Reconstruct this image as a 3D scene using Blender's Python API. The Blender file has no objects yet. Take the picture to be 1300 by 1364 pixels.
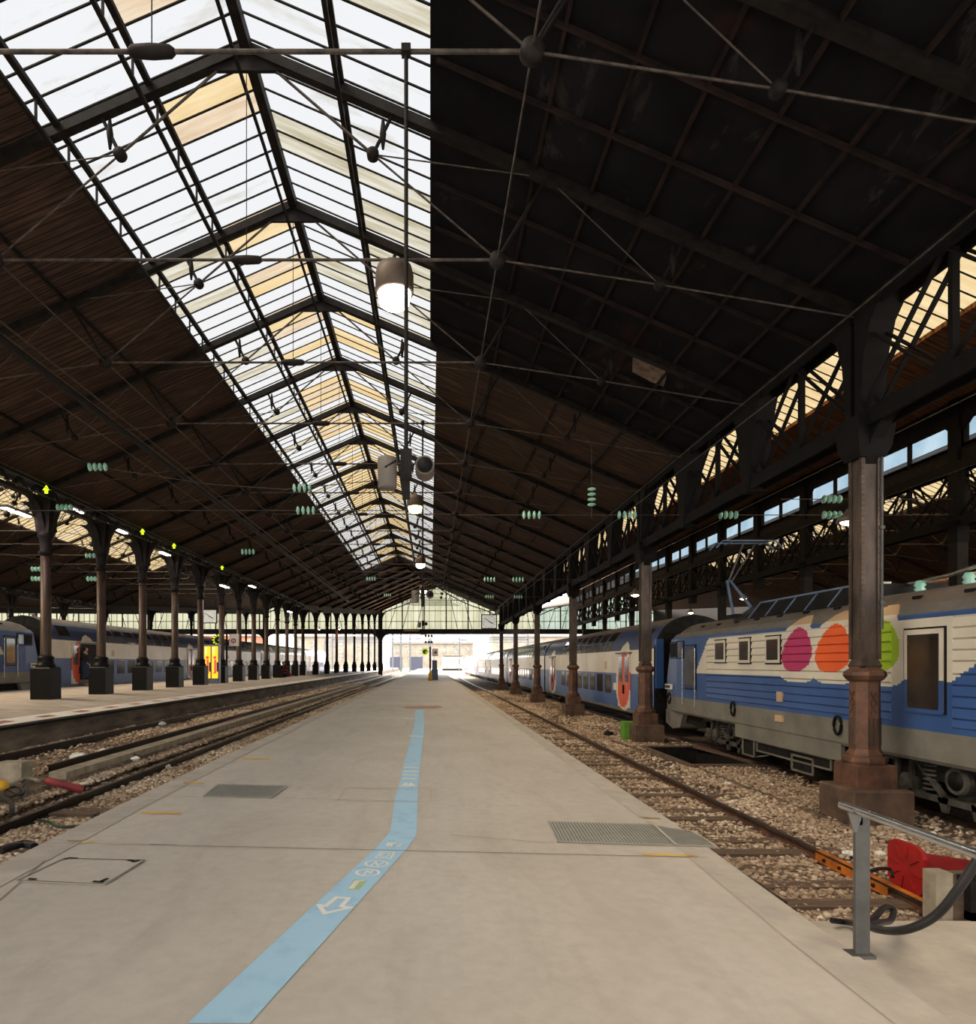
import bpy, math, random
import numpy as np
from mathutils import Vector
random.seed(7); rng = np.random.default_rng(7)
scene = bpy.context.scene
C = scene.collection
# ---------------------------------------------------------------- camera, sky, exposure
F = 860.0                       # focal length in pixels of the 1300 px wide frame
VX, VY = 573.0, 884.0           # where the lines along the platforms meet
CZ = 1.65
S = F / 780.0
cam_d = bpy.data.cameras.new('camera'); cam = bpy.data.objects.new('camera', cam_d); C.objects.link(cam)
cam.location = (0, 0, CZ); cam.rotation_euler = (math.pi/2, 0, 0)
cam_d.sensor_fit = 'HORIZONTAL'; cam_d.sensor_width = 36; cam_d.lens = 36*F/1300
cam_d.shift_x = (650-VX)/1300; cam_d.shift_y = (VY-682)/1300
cam_d.clip_start = .05; cam_d.clip_end = 900
scene.camera = cam
world = bpy.data.worlds.new('overcast_sky'); scene.world = world; world.use_nodes = True
wn = world.node_tree; wn.nodes.clear()
wo = wn.nodes.new('ShaderNodeOutputWorld'); wb = wn.nodes.new('ShaderNodeBackground')
wt = wn.nodes.new('ShaderNodeTexCoord'); ws = wn.nodes.new('ShaderNodeSeparateXYZ'); wr = wn.nodes.new('ShaderNodeValToRGB')
wn.links.new(wt.outputs['Generated'], ws.inputs[0]); wn.links.new(ws.outputs['Z'], wr.inputs[0])
wr.color_ramp.elements[0].position = 0.0; wr.color_ramp.elements[0].color = (.35, .33, .3, 1)
wr.color_ramp.elements[1].position = .06; wr.color_ramp.elements[1].color = (1, .97, .92, 1)
e = wr.color_ramp.elements.new(.6); e.color = (.97, .975, .985, 1)
wn.links.new(wr.outputs[0], wb.inputs[0]); wb.inputs[1].default_value = 6.6
wn.links.new(wb.outputs[0], wo.inputs[0])
SKYL = 5.0
sun_d = bpy.data.lights.new('sun', 'SUN'); sun = bpy.data.objects.new('sun', sun_d); C.objects.link(sun)
sun_d.energy = 27; sun_d.angle = math.radians(38); sun_d.color = (1, .86, .68)
sun.rotation_euler = Vector((.62, .22, -.75)).to_track_quat('-Z', 'Y').to_euler()
scene.view_settings.view_transform = 'Standard'; scene.view_settings.look = 'None'
scene.view_settings.exposure = 0.42; scene.view_settings.gamma = 1; scene.view_settings.use_curve_mapping = False
try:
    scene.cycles.use_denoising = True
    scene.cycles.transparent_max_bounces = 24
    scene.cycles.max_bounces = 8; scene.cycles.diffuse_bounces = 5
    scene.cycles.sample_clamp_indirect = 4
except Exception: pass

# ---------------------------------------------------------------- helpers
def lin(c):
    return tuple((v/12.92 if v <= .04045 else ((v+.055)/1.055)**2.4) for v in (x/255 for x in c))
def tree(name):
    m = bpy.data.materials.new(name); m.use_nodes = True
    nt = m.node_tree; return m, nt, nt.nodes['Principled BSDF'], nt.nodes['Material Output']
def N(nt, t, **kw):
    n = nt.nodes.new(t)
    for k, v in kw.items(): setattr(n, k, v)
    return n
def mixc(nt, fac, a, b, mode='MIX'):
    n = N(nt, 'ShaderNodeMix', data_type='RGBA', blend_type=mode)
    for sock, v in ((0, fac), (6, a), (7, b)):
        if hasattr(v, 'links') or hasattr(v, 'is_linked'): nt.links.new(v, n.inputs[sock])
        elif sock == 0: n.inputs[0].default_value = v
        else: n.inputs[sock].default_value = (*v[:3], 1)
    return n.outputs[2]
def noise(nt, scale, detail=5, stretch=None, rough=.6, dist=0):
    tc = N(nt, 'ShaderNodeTexCoord'); out = tc.outputs['Object']
    if stretch:
        mp = N(nt, 'ShaderNodeMapping'); mp.inputs['Scale'].default_value = stretch
        nt.links.new(out, mp.inputs[0]); out = mp.outputs[0]
    n = N(nt, 'ShaderNodeTexNoise'); n.inputs['Scale'].default_value = scale; n.inputs['Detail'].default_value = detail
    n.inputs['Roughness'].default_value = rough; n.inputs['Distortion'].default_value = dist
    nt.links.new(out, n.inputs['Vector']); return n.outputs['Fac']
def ramp(nt, fac, stops):
    r = N(nt, 'ShaderNodeValToRGB'); els = r.color_ramp.elements
    els[0].position, els[0].color = stops[0][0], (*stops[0][1], 1)
    els[1].position, els[1].color = stops[-1][0], (*stops[-1][1], 1)
    for p, c in stops[1:-1]:
        e = els.new(p); e.color = (*c, 1)
    nt.links.new(fac, r.inputs[0]); return r.outputs[0]
def bump(nt, b, h, strength=.4, dist=.02):
    n = N(nt, 'ShaderNodeBump'); n.inputs['Strength'].default_value = strength; n.inputs['Distance'].default_value = dist
    nt.links.new(h, n.inputs['Height']); nt.links.new(n.outputs[0], b.inputs['Normal'])
def mat(name, rgb, rough=.7, metal=0, rgb2=None, scale=3, stretch=None, amt=(.35, .7), bmp=0, bscale=None, emit=None):
    m, nt, b, o = tree(name); c1 = lin(rgb); c2 = lin(rgb2) if rgb2 else tuple(v*.7 for v in c1)
    f = noise(nt, scale, 6, stretch)
    nt.links.new(ramp(nt, f, [(amt[0], c2), (amt[1], c1)]), b.inputs['Base Color'])
    b.inputs['Roughness'].default_value = rough; b.inputs['Metallic'].default_value = metal
    if bmp: bump(nt, b, noise(nt, bscale or scale*6, 4), bmp)
    if emit:
        b.inputs['Emission Color'].default_value = (*lin(emit[0]), 1); b.inputs['Emission Strength'].default_value = emit[1]
    return m
def glass(name, rgb, k, rgb2=None, scale=1.5, stretch=None, dif=.12, lo=.35, hi=.65):
    """dirty glazing: lets k of the sky through, tinted, with grime."""
    m, nt, b, o = tree(name); nt.nodes.remove(b)
    c1 = tuple(v*k for v in lin(rgb)); c2 = tuple(v*k for v in lin(rgb2)) if rgb2 else tuple(v*.8 for v in c1)
    col = ramp(nt, noise(nt, scale, 6, stretch), [(lo, c2), (hi, c1)])
    t = N(nt, 'ShaderNodeBsdfTransparent'); d = N(nt, 'ShaderNodeBsdfDiffuse'); d.inputs[0].default_value = (.25, .23, .19, 1)
    nt.links.new(col, t.inputs[0]); mx = N(nt, 'ShaderNodeMixShader'); mx.inputs[0].default_value = dif
    nt.links.new(t.outputs[0], mx.inputs[1]); nt.links.new(d.outputs[0], mx.inputs[2]); nt.links.new(mx.outputs[0], o.inputs[0])
    return m
def boards(name, c1, c2, cg, period=.16, axis='Y', nscale=1.2):
    """planks whose joints run down the slope, spaced along the axis, with soot patches."""
    m, nt, b, o = tree(name); tc = N(nt, 'ShaderNodeTexCoord'); sp = N(nt, 'ShaderNodeSeparateXYZ')
    nt.links.new(tc.outputs['Object'], sp.inputs[0])
    mu = N(nt, 'ShaderNodeMath', operation='DIVIDE'); nt.links.new(sp.outputs[axis], mu.inputs[0]); mu.inputs[1].default_value = period
    fr = N(nt, 'ShaderNodeMath', operation='FRACT'); nt.links.new(mu.outputs[0], fr.inputs[0])
    fl = N(nt, 'ShaderNodeMath', operation='FLOOR'); nt.links.new(mu.outputs[0], fl.inputs[0])
    wn_ = N(nt, 'ShaderNodeTexWhiteNoise', noise_dimensions='1D'); nt.links.new(fl.outputs[0], wn_.inputs['W'])
    patch = noise(nt, nscale, 6)
    streak = noise(nt, 1.0, 5, (.9, 14, .9) if axis == 'Y' else (14, .9, .9))
    base = mixc(nt, patch, lin(c2), lin(c1))
    base = mixc(nt, ramp(nt, streak, [(.35, (0, 0, 0)), (.7, (1, 1, 1))]), tuple(v*.45 for v in lin(c2)), base)
    base = mixc(nt, ramp(nt, wn_.outputs['Value'], [(0, (.0,)*3), (1, (.45,)*3)]), base, lin(c2))
    gap = N(nt, 'ShaderNodeMath', operation='LESS_THAN'); nt.links.new(fr.outputs[0], gap.inputs[0]); gap.inputs[1].default_value = .12
    base = mixc(nt, gap.outputs[0], base, lin(cg))
    nt.links.new(base, b.inputs['Base Color']); b.inputs['Roughness'].default_value = .85
    return m

class MB:
    def __init__(s): s.v = []; s.f = []; s.m = []; s.sm = []
    def add(s, vs, fs, mi=0, smooth=False):
        o = len(s.v); s.v += [tuple(p) for p in vs]
        for f in fs: s.f.append([i+o for i in f]); s.m.append(mi); s.sm.append(smooth)
        return s
    def box(s, x0, x1, y0, y1, z0, z1, mi=0):
        v = [(x0,y0,z0),(x1,y0,z0),(x1,y1,z0),(x0,y1,z0),(x0,y0,z1),(x1,y0,z1),(x1,y1,z1),(x0,y1,z1)]
        return s.add(v, [(0,3,2,1),(4,5,6,7),(0,1,5,4),(1,2,6,5),(2,3,7,6),(3,0,4,7)], mi)
    def bar(s, p, q, w, h, mi=0, up=(0,0,1)):
        p, q = Vector(p), Vector(q); d = (q-p).normalized(); u = Vector(up)
        if abs(d.dot(u)) > .98: u = Vector((0,1,0))
        a = d.cross(u).normalized()*w/2; c = a.cross(d).normalized()*h/2
        v = [p-a-c, p+a-c, p+a+c, p-a+c, q-a-c, q+a-c, q+a+c, q-a+c]
        return s.add(v, [(3,2,1,0),(4,5,6,7),(0,1,5,4),(1,2,6,5),(2,3,7,6),(3,0,4,7)], mi)
    def tube(s, pts, r, n=8, mi=0, cap=True, r2=None):
        pts = [Vector(p) for p in pts]; rings = []
        for i, p in enumerate(pts):
            d = (pts[min(i+1, len(pts)-1)]-pts[max(i-1, 0)]).normalized()
            u = Vector((0,0,1)) if abs(d.z) < .95 else Vector((0,1,0))
            a = d.cross(u).normalized(); b = a.cross(d).normalized()
            rr = r if r2 is None else r+(r2-r)*i/(len(pts)-1)
            rings.append([p+(a*math.cos(t)+b*math.sin(t))*rr for t in (2*math.pi*k/n for k in range(n))])
        v = [x for R in rings for x in R]; f = []
        for i in range(len(pts)-1):
            for k in range(n): f.append((i*n+k, i*n+(k+1)%n, (i+1)*n+(k+1)%n, (i+1)*n+k))
        s.add(v, f, mi, True)
        if cap: s.add(rings[0], [tuple(range(n))], mi); s.add(rings[-1], [tuple(reversed(range(n)))], mi)
        return s
    def lathe(s, c, prof, n=16, mi=0, rot=0, smooth=True, axis='Z', sx=1, sy=1):
        """prof: (radius, height) pairs; axis Z, X or Y."""
        v = []; f = []
        for r, h in prof:
            for k in range(n):
                t = 2*math.pi*k/n+rot; a, b = math.cos(t)*r*sx, math.sin(t)*r*sy
                v.append({'Z': (c[0]+a, c[1]+b, c[2]+h), 'X': (c[0]+h, c[1]+a, c[2]+b), 'Y': (c[0]+a, c[1]+h, c[2]+b)}[axis])
        for i in range(len(prof)-1):
            for k in range(n): f.append((i*n+k, i*n+(k+1)%n, (i+1)*n+(k+1)%n, (i+1)*n+k))
        f.append(tuple(reversed(range(n)))); f.append(tuple(range((len(prof)-1)*n, len(prof)*n)))
        return s.add(v, f, mi, smooth)
    def ball(s, c, r, mi=0, n=12, sz=1, sx=1, sy=1):
        pr = [(r*math.sin(math.pi*i/8), -r*sz*math.cos(math.pi*i/8)) for i in range(9)]
        pr[0] = (r*.02, pr[0][1]); pr[-1] = (r*.02, pr[-1][1])
        return s.lathe(c, pr, n, mi, sx=sx, sy=sy)
    def prism(s, poly, axis, a, b, mi=0):
        """poly in the plane across the axis; axis X: (y,z), Y: (x,z), Z: (x,y)."""
        g = {'X': lambda p, t: (t, p[0], p[1]), 'Y': lambda p, t: (p[0], t, p[1]), 'Z': lambda p, t: (p[0], p[1], t)}[axis]
        n = len(poly); v = [g(p, a) for p in poly]+[g(p, b) for p in poly]
        f = [tuple(range(n)), tuple(reversed(range(n, 2*n)))]+[(i, i+n, (i+1) % n+n, (i+1) % n) for i in range(n)]
        return s.add(v, f, mi)
    def quad(s, a, b, c, d, mi=0): return s.add([a, b, c, d], [(0,1,2,3)], mi)
    def build(s, name, mats, parent=None, kind=None, label=None, fixn=True):
        if not isinstance(mats, (list, tuple)): mats = [mats]
        off = Vector((0,0,0)); p = parent
        while p is not None: off += p.location; p = p.parent
        me = bpy.data.meshes.new(name)
        V = np.array(s.v, dtype=np.float32)-np.array(off, dtype=np.float32)
        me.from_pydata(V.tolist(), [], s.f)
        for m_ in mats: me.materials.append(m_)
        me.polygons.foreach_set('material_index', s.m); me.polygons.foreach_set('use_smooth', s.sm)
        me.update()
        o = bpy.data.objects.new(name, me); C.objects.link(o)
        if parent is not None: o.parent = parent
        if kind: o['kind'] = kind
        if label: o['label'] = label
        return o
def thing(name, label, cat, loc=(0,0,0), group=None, kind=None):
    o = bpy.data.objects.new(name, None); C.objects.link(o); o.location = loc; o.empty_display_size = .2
    o['label'] = label; o['category'] = cat
    if group: o['group'] = group
    if kind: o['kind'] = kind
    return o
def tag(o, label, cat, group=None, kind=None):
    o['label'] = label; o['category'] = cat
    if group: o['group'] = group
    if kind: o['kind'] = kind
    return o
def dup(root, loc, label=None, group=None, rz=None):
    r = root.copy(); C.objects.link(r); r.location = loc
    if rz is not None: r.rotation_euler = (0, 0, rz)
    if label: r['label'] = label
    if group: r['group'] = group
    def rec(a, b):
        for ch in list(a.children):
            c = ch.copy(); C.objects.link(c); c.parent = b; rec(ch, c)
    rec(root, r); return r
ORD = ['nearest', 'second nearest', 'third nearest', 'fourth nearest', 'fifth nearest', 'sixth nearest', 'seventh nearest', 'eighth nearest',
       'ninth nearest', 'tenth nearest', 'eleventh nearest', 'twelfth nearest', 'thirteenth nearest', 'fourteenth nearest', 'fifteenth nearest',
       'sixteenth nearest', 'seventeenth nearest', 'eighteenth nearest', 'nineteenth nearest', 'twentieth nearest']
def ordn(i):
    return ORD[i] if i < 20 else 'number %d' % (i+1)
def yk(k): return (9.5+3.233*k)*S                # distance of roof truss k
T = 3.233*S
def at(x, y, Y): return ((x-VX)*Y/F, Y, CZ-(y-VY)*Y/F)
def fl(x, y, lift=0.0):                           # point of the sloping platform floor seen at a photo pixel
    d, u = (y-VY)/F, (x-VX)/F
    Y = CZ/(d-.025*u); X = u*Y
    return (X, Y, -.025*X+lift)
def gr(x, y, z):                                  # point at height z
    Y = (CZ-z)*F/(y-VY); return ((x-VX)*Y/F, Y, z)

# ---------------------------------------------------------------- materials
M = {}
M['iron'] = mat('sooty_iron', (42, 37, 34), .65, .1, (22, 19, 18), 5, bmp=.2)
M['ironred'] = mat('rusty_iron', (54, 40, 36), .75, .1, (26, 22, 21), 2.5, bmp=.2)
M['irondark'] = mat('darkened_sooty_iron', (24, 21, 19), .75, .05, (14, 12, 11), 5, bmp=.2)  # iron darkened in colour to offset sky light from behind
M['rod'] = mat('tie_rod_iron', (98, 86, 75), .55, .2, (42, 37, 33), 6)
M['cast'] = mat('worn_brown_column_paint', (104, 86, 72), .55, .1, (44, 36, 31), 3.5, (1, 1, .35), bmp=.25)
M['pedestal'] = mat('rusted_pedestal_paint', (124, 84, 62), .6, .1, (66, 48, 38), 3, bmp=.25)
M['plinth'] = mat('dark_column_plinth', (20, 19, 19), .45, .1, (13, 12, 12), 4)
M['colleft'] = mat('brown_round_column_paint', (88, 66, 52), .45, .1, (52, 40, 33), 4, (1, 1, .3))
M['colred'] = mat('oxide_red_column_paint', (118, 58, 44), .55, .1, (64, 36, 30), 4)
M['wood'] = boards('sooty_brown_roof_boards', (126, 98, 81), (62, 50, 44), (28, 23, 20), .17)
M['wood2'] = boards('brown_roof_boards', (176, 120, 78), (96, 64, 44), (40, 28, 21), .14, nscale=2)
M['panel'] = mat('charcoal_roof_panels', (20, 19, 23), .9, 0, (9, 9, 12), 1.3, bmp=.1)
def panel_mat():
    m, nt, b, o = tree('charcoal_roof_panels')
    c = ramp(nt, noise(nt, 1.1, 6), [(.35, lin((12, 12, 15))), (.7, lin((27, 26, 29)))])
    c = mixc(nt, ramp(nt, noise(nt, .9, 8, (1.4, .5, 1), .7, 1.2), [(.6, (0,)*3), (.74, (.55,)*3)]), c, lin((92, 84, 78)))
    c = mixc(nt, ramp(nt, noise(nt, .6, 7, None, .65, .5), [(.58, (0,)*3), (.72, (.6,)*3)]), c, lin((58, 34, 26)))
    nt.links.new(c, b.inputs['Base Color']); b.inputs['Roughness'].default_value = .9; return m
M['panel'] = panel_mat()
M['glass'] = glass('clear_grimy_skylight_glass', (238, 239, 241), .138, (196, 190, 170), .8, (.6, 2.2, .6), lo=.22, hi=.42)
M['glassd'] = glass('streaked_skylight_glass', (232, 228, 214), .146, (186, 176, 146), 1.5, (.5, 5, .5))
M['amber'] = glass('amber_skylight_glass', (232, 210, 166), .165, (216, 188, 138), 1.2, (.6, 5, .6))
M['amber2'] = glass('tan_skylight_glass', (226, 208, 184), .165, (206, 182, 150), 1.6, (.6, 6, .6))
M['glassb'] = glass('brightened_side_hall_glass', (244, 244, 240), .4, (220, 216, 200), .8)  # transmission raised on unseen panes, added to brighten the left side
M['screen'] = glass('pale_yellow_screen_glass', (232, 232, 206), .146, (200, 202, 168), .25, (3, 1, .5))
M['clere'] = glass('pale_blue_clerestory_glass', (186, 212, 230), .146, (150, 180, 204), .6)
M['screenr'] = glass('pale_green_screen_glass', (206, 222, 210), .146, (170, 190, 176), .3, (3, 1, .5))
M['steel'] = mat('rail_steel', (96, 84, 76), .35, .7, (60, 50, 44), 6)
M['rust'] = mat('rusty_rail_web', (112, 72, 48), .75, .1, (58, 42, 34), 5, bmp=.2)
M['orange'] = mat('orange_painted_steel', (214, 124, 34), .5, 0, (150, 84, 30), 5)
M['sleeper'] = mat('weathered_oak_sleeper', (128, 104, 84), .85, 0, (72, 58, 48), 3, (.5, 8, 2), bmp=.3)
M['stone'] = mat('pale_concrete', (176, 164, 142), .85, 0, (132, 122, 106), 4, bmp=.2)
M['dark'] = mat('underframe_grime', (44, 41, 38), .7, .1, (20, 19, 18), 5)
M['greyskirt'] = mat('grey_train_skirt', (132, 128, 116), .5, 0, (110, 106, 96), 2)
M['trroof'] = mat('grey_brown_train_roof', (116, 106, 98), .55, 0, (86, 78, 72), 1.2)
M['cream'] = mat('cream_train_paint', (226, 218, 198), .38, 0, (206, 198, 180), 1)
M['blue'] = mat('blue_train_paint', (60, 94, 148), .38, 0, (50, 80, 132), 1)
M['navy'] = mat('deep_blue_train_paint', (52, 66, 104), .4, 0, (40, 52, 84), 1)
M['magenta'] = mat('magenta_paint', (190, 50, 104), .4, 0, (176, 46, 96), 1)
M['eggo'] = mat('bright_orange_paint', (240, 102, 44), .4, 0, (226, 92, 40), 1)
M['lime'] = mat('lime_paint', (164, 196, 36), .4, 0, (148, 182, 34), 1)
M['sand'] = mat('sand_paint', (206, 176, 138), .45, 0, (190, 160, 124), 1)
M['doororange'] = mat('orange_door_paint', (226, 92, 50), .4, 0, (206, 82, 46), 1)
M['pink'] = mat('dull_red_door_paint', (150, 76, 84), .45, 0, (130, 66, 74), 1)
M['wglass'] = mat('dark_brown_window_glass', (58, 50, 44), .12, 0, (40, 34, 30), .7)
M['wglass2'] = mat('grey_window_glass', (112, 112, 112), .12, 0, (70, 72, 74), 1)
M['black'] = mat('black_rubber', (26, 25, 25), .6, 0, (18, 18, 18), 4)
M['white'] = mat('white_paint', (240, 238, 232), .5, 0, (224, 220, 212), 2)
M['clockface'] = mat('glowing_clock_face', (236, 234, 226), .5, 0, (226, 224, 214), 2, emit=((226, 224, 214), .35))  # emission added to whiten the face
M['grey'] = mat('grey_paint', (120, 118, 114), .5, 0, (98, 96, 92), 2)
M['louvre'] = mat('dark_louvre_metal', (50, 48, 46), .6, .2, (32, 31, 30), 4)
M['bluetrim'] = mat('pale_blue_roof_trim', (112, 134, 164), .5, 0, (92, 112, 140), 2)
M['lamp'] = mat('lit_lamp_glass', (255, 250, 240), .5, 0, emit=((255, 248, 238), 22))
M['lampg'] = mat('greenish_lit_lamp_glass', (240, 250, 160), .5, 0, emit=((228, 245, 110), 12))
M['tube'] = mat('lit_fluorescent_tube', (255, 240, 240), .5, 0, emit=((255, 232, 235), 25))
M['warmlamp'] = mat('warm_lit_lamp_glass', (255, 220, 170), .5, 0, emit=((255, 226, 186), 30))
M['housing'] = mat('brown_lamp_housing', (112, 96, 80), .5, .2, (84, 72, 62), 3)
M['speaker'] = mat('grey_speaker_case', (128, 118, 108), .6, 0, (104, 96, 88), 3)
M['insul'] = mat('green_glass_insulator', (196, 244, 226), .1, 0, (150, 216, 194), 4)
M['galv'] = mat('brushed_stainless_tube', (206, 206, 202), .24, .9, (182, 182, 178), 8)
M['galvd'] = mat('dull_grey_post_steel', (94, 92, 88), .5, .1, (72, 70, 67), 5)
M['hose'] = mat('black_hose_rubber', (48, 46, 46), .45, 0, (32, 31, 31), 5)
M['red'] = mat('red_plastic', (186, 38, 34), .45, 0, (146, 30, 30), 4)
M['redpipe'] = mat('dull_red_conduit', (146, 44, 50), .6, 0, (116, 38, 42), 4)
M['yellow'] = mat('yellow_paint', (232, 178, 40), .5, 0, (200, 150, 36), 4)
M['green'] = mat('green_paint', (104, 164, 44), .5, 0, (80, 132, 38), 3)
M['signlime'] = mat('lit_lime_sign', (196, 226, 40), .5, 0, emit=((188, 222, 30), 1.6))
M['poster'] = mat('lit_yellow_poster', (250, 190, 40), .4, 0, (244, 170, 30), 2, emit=((252, 186, 40), 1.0))
M['posterred'] = mat('lit_red_poster_print', (226, 60, 50), .4, 0, (206, 60, 90), 8, emit=((226, 70, 60), .8))
M['jacket'] = mat('black_jacket_cloth', (28, 28, 32), .8); M['jeans'] = mat('blue_jeans_cloth', (58, 76, 112), .85)
M['claret'] = mat('dark_red_cloth', (112, 26, 40), .85); M['skin'] = mat('skin', (198, 148, 120), .6); M['hair'] = mat('dark_hair', (36, 26, 22), .7)
M['facade'] = mat('pale_orange_facade', (120, 72, 46), .9, 0, (100, 62, 42), .3)
M['facadew'] = mat('pale_stone_facade', (104, 98, 90), .9, 0, (80, 76, 70), .3)
M['mastgrey'] = mat('dark_grey_mast_paint', (60, 66, 74), .6)
M['hoard'] = mat('blue_hoarding', (16, 26, 50), .7, 0, (13, 20, 42), .5)

for k_ in ('iron', 'irondark', 'ironred', 'plinth', 'panel', 'wood', 'wood2', 'black', 'dark', 'louvre', 'hose'):
    for n_ in M[k_].node_tree.nodes:
        if n_.type == 'BSDF_PRINCIPLED': n_.inputs['Specular IOR Level'].default_value = .18 if k_ != 'hose' else .35
# ---------------------------------------------------------------- floors and ground
def concrete_mat():
    m, nt, b, o = tree('worn_asphalt_platform')
    big = noise(nt, .35, 7); fine = noise(nt, 9, 5); st = noise(nt, 1.1, 6, (2.2, .5, 1), dist=.6)
    c = ramp(nt, big, [(.3, lin((200, 189, 172))), (.52, lin((212, 201, 185))), (.75, lin((220, 210, 195)))])
    c = mixc(nt, ramp(nt, st, [(.5, (0,)*3), (.78, (.45,)*3)]), c, lin((172, 157, 142)))
    c = mixc(nt, ramp(nt, fine, [(.3, (.25,)*3), (.6, (0,)*3)]), c, lin((168, 158, 146)))
    nt.links.new(c, b.inputs['Base Color']); b.inputs['Roughness'].default_value = .62
    bump(nt, b, fine, .15); return m
M['floor'] = concrete_mat()
M['floorl'] = mat('brown_asphalt_platform', (184, 176, 168), .85, 0, (154, 146, 138), 1.5)
M['kerb'] = mat('pale_kerb_concrete', (206, 195, 178), .8, 0, (182, 171, 156), 3, bmp=.15)
def ballast_mat():
    m, nt, b, o = tree('dirty_track_bed')
    tc = N(nt, 'ShaderNodeTexCoord'); v = N(nt, 'ShaderNodeTexVoronoi'); v.inputs['Scale'].default_value = 16
    nt.links.new(tc.outputs['Object'], v.inputs['Vector'])
    c = ramp(nt, v.outputs['Color'], [(0, lin((84, 66, 52))), (.5, lin((126, 106, 86))), (1, lin((164, 146, 122)))])
    c = mixc(nt, ramp(nt, noise(nt, .8, 6), [(.4, (0,)*3), (.62, (.8,)*3)]), c, lin((66, 52, 42)))
    nt.links.new(c, b.inputs['Base Color']); b.inputs['Roughness'].default_value = .9
    bump(nt, b, v.outputs['Distance'], .9, .04); return m
M['bed'] = ballast_mat()
def stone_mat():
    m, nt, b, o = tree('ballast_stone')
    a = N(nt, 'ShaderNodeAttribute', attribute_name='tone')
    c = ramp(nt, a.outputs['Fac'], [(0, lin((104, 82, 64))), (.35, lin((172, 148, 122))), (.7, lin((212, 194, 170))), (1, lin((242, 232, 216)))])
    nt.links.new(c, b.inputs['Base Color']); b.inputs['Roughness'].default_value = .85; return m
M['stones'] = stone_mat()

YE = 100*S
st = [(-5, -3.1, 2.42), (3.9, -3.3, 2.5), (7, -3.42, 2.62), (11, -3.49, 2.62), (30, -3.49, 2.62), (60, -3.49, 2.62), (190, -3.49, 2.62)]
mb = MB(); kb = MB()
for (y0, l0, r0), (y1, l1, r1) in zip(st, st[1:]):
    z = lambda x: -.025*x
    mb.quad((l0, y0, z(l0)), (r0, y0, z(r0)), (r1, y1, z(r1)), (l1, y1, z(l1)))
    mb.quad((l0, y0, -1.1), (l0, y0, z(l0)), (l1, y1, z(l1)), (l1, y1, -1.1)); mb.quad((r0, y0, z(r0)), (r0, y0, -1.1), (r1, y1, -1.1), (r1, y1, z(r1)))
    for a, b, w in ((l0, l1, .3), (r0, r1, -.3)):
        kb.quad((a, y0, z(a)+.006), (a+w, y0, z(a+w)+.006), (b+w, y1, z(b+w)+.006), (b, y1, z(b)+.006))
floor = mb.build('floor', M['floor'], kind='structure')
kb.build('kerb', M['kerb'], floor, label='pale concrete kerb strip')

def patch(pxs, lift=.004):
    return [fl(x, y, lift) for x, y in pxs]
def poly_part(name, polys, m, parent, label=None, lift=.006):
    b = MB()
    for p in polys: b.add(patch(p, lift), [tuple(range(len(p)))])
    return b.build(name, m, parent, label=label)
M['bluepaint'] = mat('worn_light_blue_floor_paint', (182, 222, 244), .55, 0, (164, 208, 234), 5, amt=(.3, .5))
M['whitepaint'] = mat('cream_floor_paint', (254, 252, 244), .55, 0, (246, 243, 232), 6); M['greenpaint'] = mat('light_green_floor_paint', (196, 220, 156), .55, 0, (184, 208, 140), 6)
M['yellowpaint'] = mat('worn_yellow_floor_paint', (246, 196, 92), .6, 0, (220, 184, 116), 9)
M['pinkpaint2'] = mat('pale_pinkish_hatch_edge', (214, 190, 172), .7, 0, (196, 172, 156), 6); M['joint'] = mat('dark_floor_joint', (142, 128, 114), .9); M['pinkpaint'] = mat('faded_pink_floor_paint', (206, 160, 142), .7)
Lp = [(553.4, 945), (551.5, 967), (549, 976), (530.8, 1047), (525.6, 1066), (519.5, 1109), (500.5, 1130), (347.3, 1272.7), (250, 1364)]
Rp = [(563.8, 945), (565.3, 967), (564.6, 976), (557, 1047), (556.3, 1070), (554.8, 1113), (540.7, 1132.6), (414, 1274), (333, 1364)]
def interp(P, y):
    for (x0, y0), (x1, y1) in zip(P, P[1:]):
        if y0 <= y <= y1: return x0+(x1-x0)*(y-y0)/(y1-y0)
b = MB(); ys = sorted(set([p[1] for p in Lp]+[p[1] for p in Rp]))
for y0, y1 in zip(ys, ys[1:]):
    b.add([fl(interp(Lp, y0), y0, .005), fl(interp(Rp, y0), y0, .005), fl(interp(Rp, y1), y1, .005), fl(interp(Lp, y1), y1, .005)], [(3, 2, 1, 0)])
gl = b.build('guide_line', M['bluepaint'], floor, label='light blue painted guide line with a bend')
def outline(pts, w, closed=True, lift=.009):
    """stroke along floor points given in photo pixels; w in metres."""
    P = [Vector(fl(x, y, lift)) for x, y in pts]; b = MB(); n = len(P)
    for i in range(n if closed else n-1):
        a, c = P[i], P[(i+1) % n]; d = (c-a).normalized(); s_ = Vector((-d.y, d.x, 0))*w/2; e_ = d*w/2
        b.quad(a-s_-e_, c-s_+e_, c+s_+e_, a+s_-e_)
    return b
def px(zx, zy, x0=420, y0=1100, k=8.667): return (x0+zx/k, y0+zy/k)
ar = [px(110,1025), px(45,930), px(120,940), px(245,840), px(385,850), px(300,945), px(400,958)]
outline(ar, .035).build('arrow_marking', M['whitepaint'], floor, label='white outlined arrow painted on the blue line')
g = MB(); g.add([fl(*px(*p), .008) for p in ((370,750),(500,750),(595,640),(450,630))], [(0,1,2,3)])
g.build('colour_patch', M['greenpaint'], floor, label='light green painted patch on the blue line')
ell = lambda cx, cy, rx, ry: [px(cx+rx*math.cos(t), cy+ry*math.sin(t)) for t in (2*math.pi*i/20 for i in range(20))]
bb = outline(ell(605, 552, 130, 38), .022)
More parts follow.
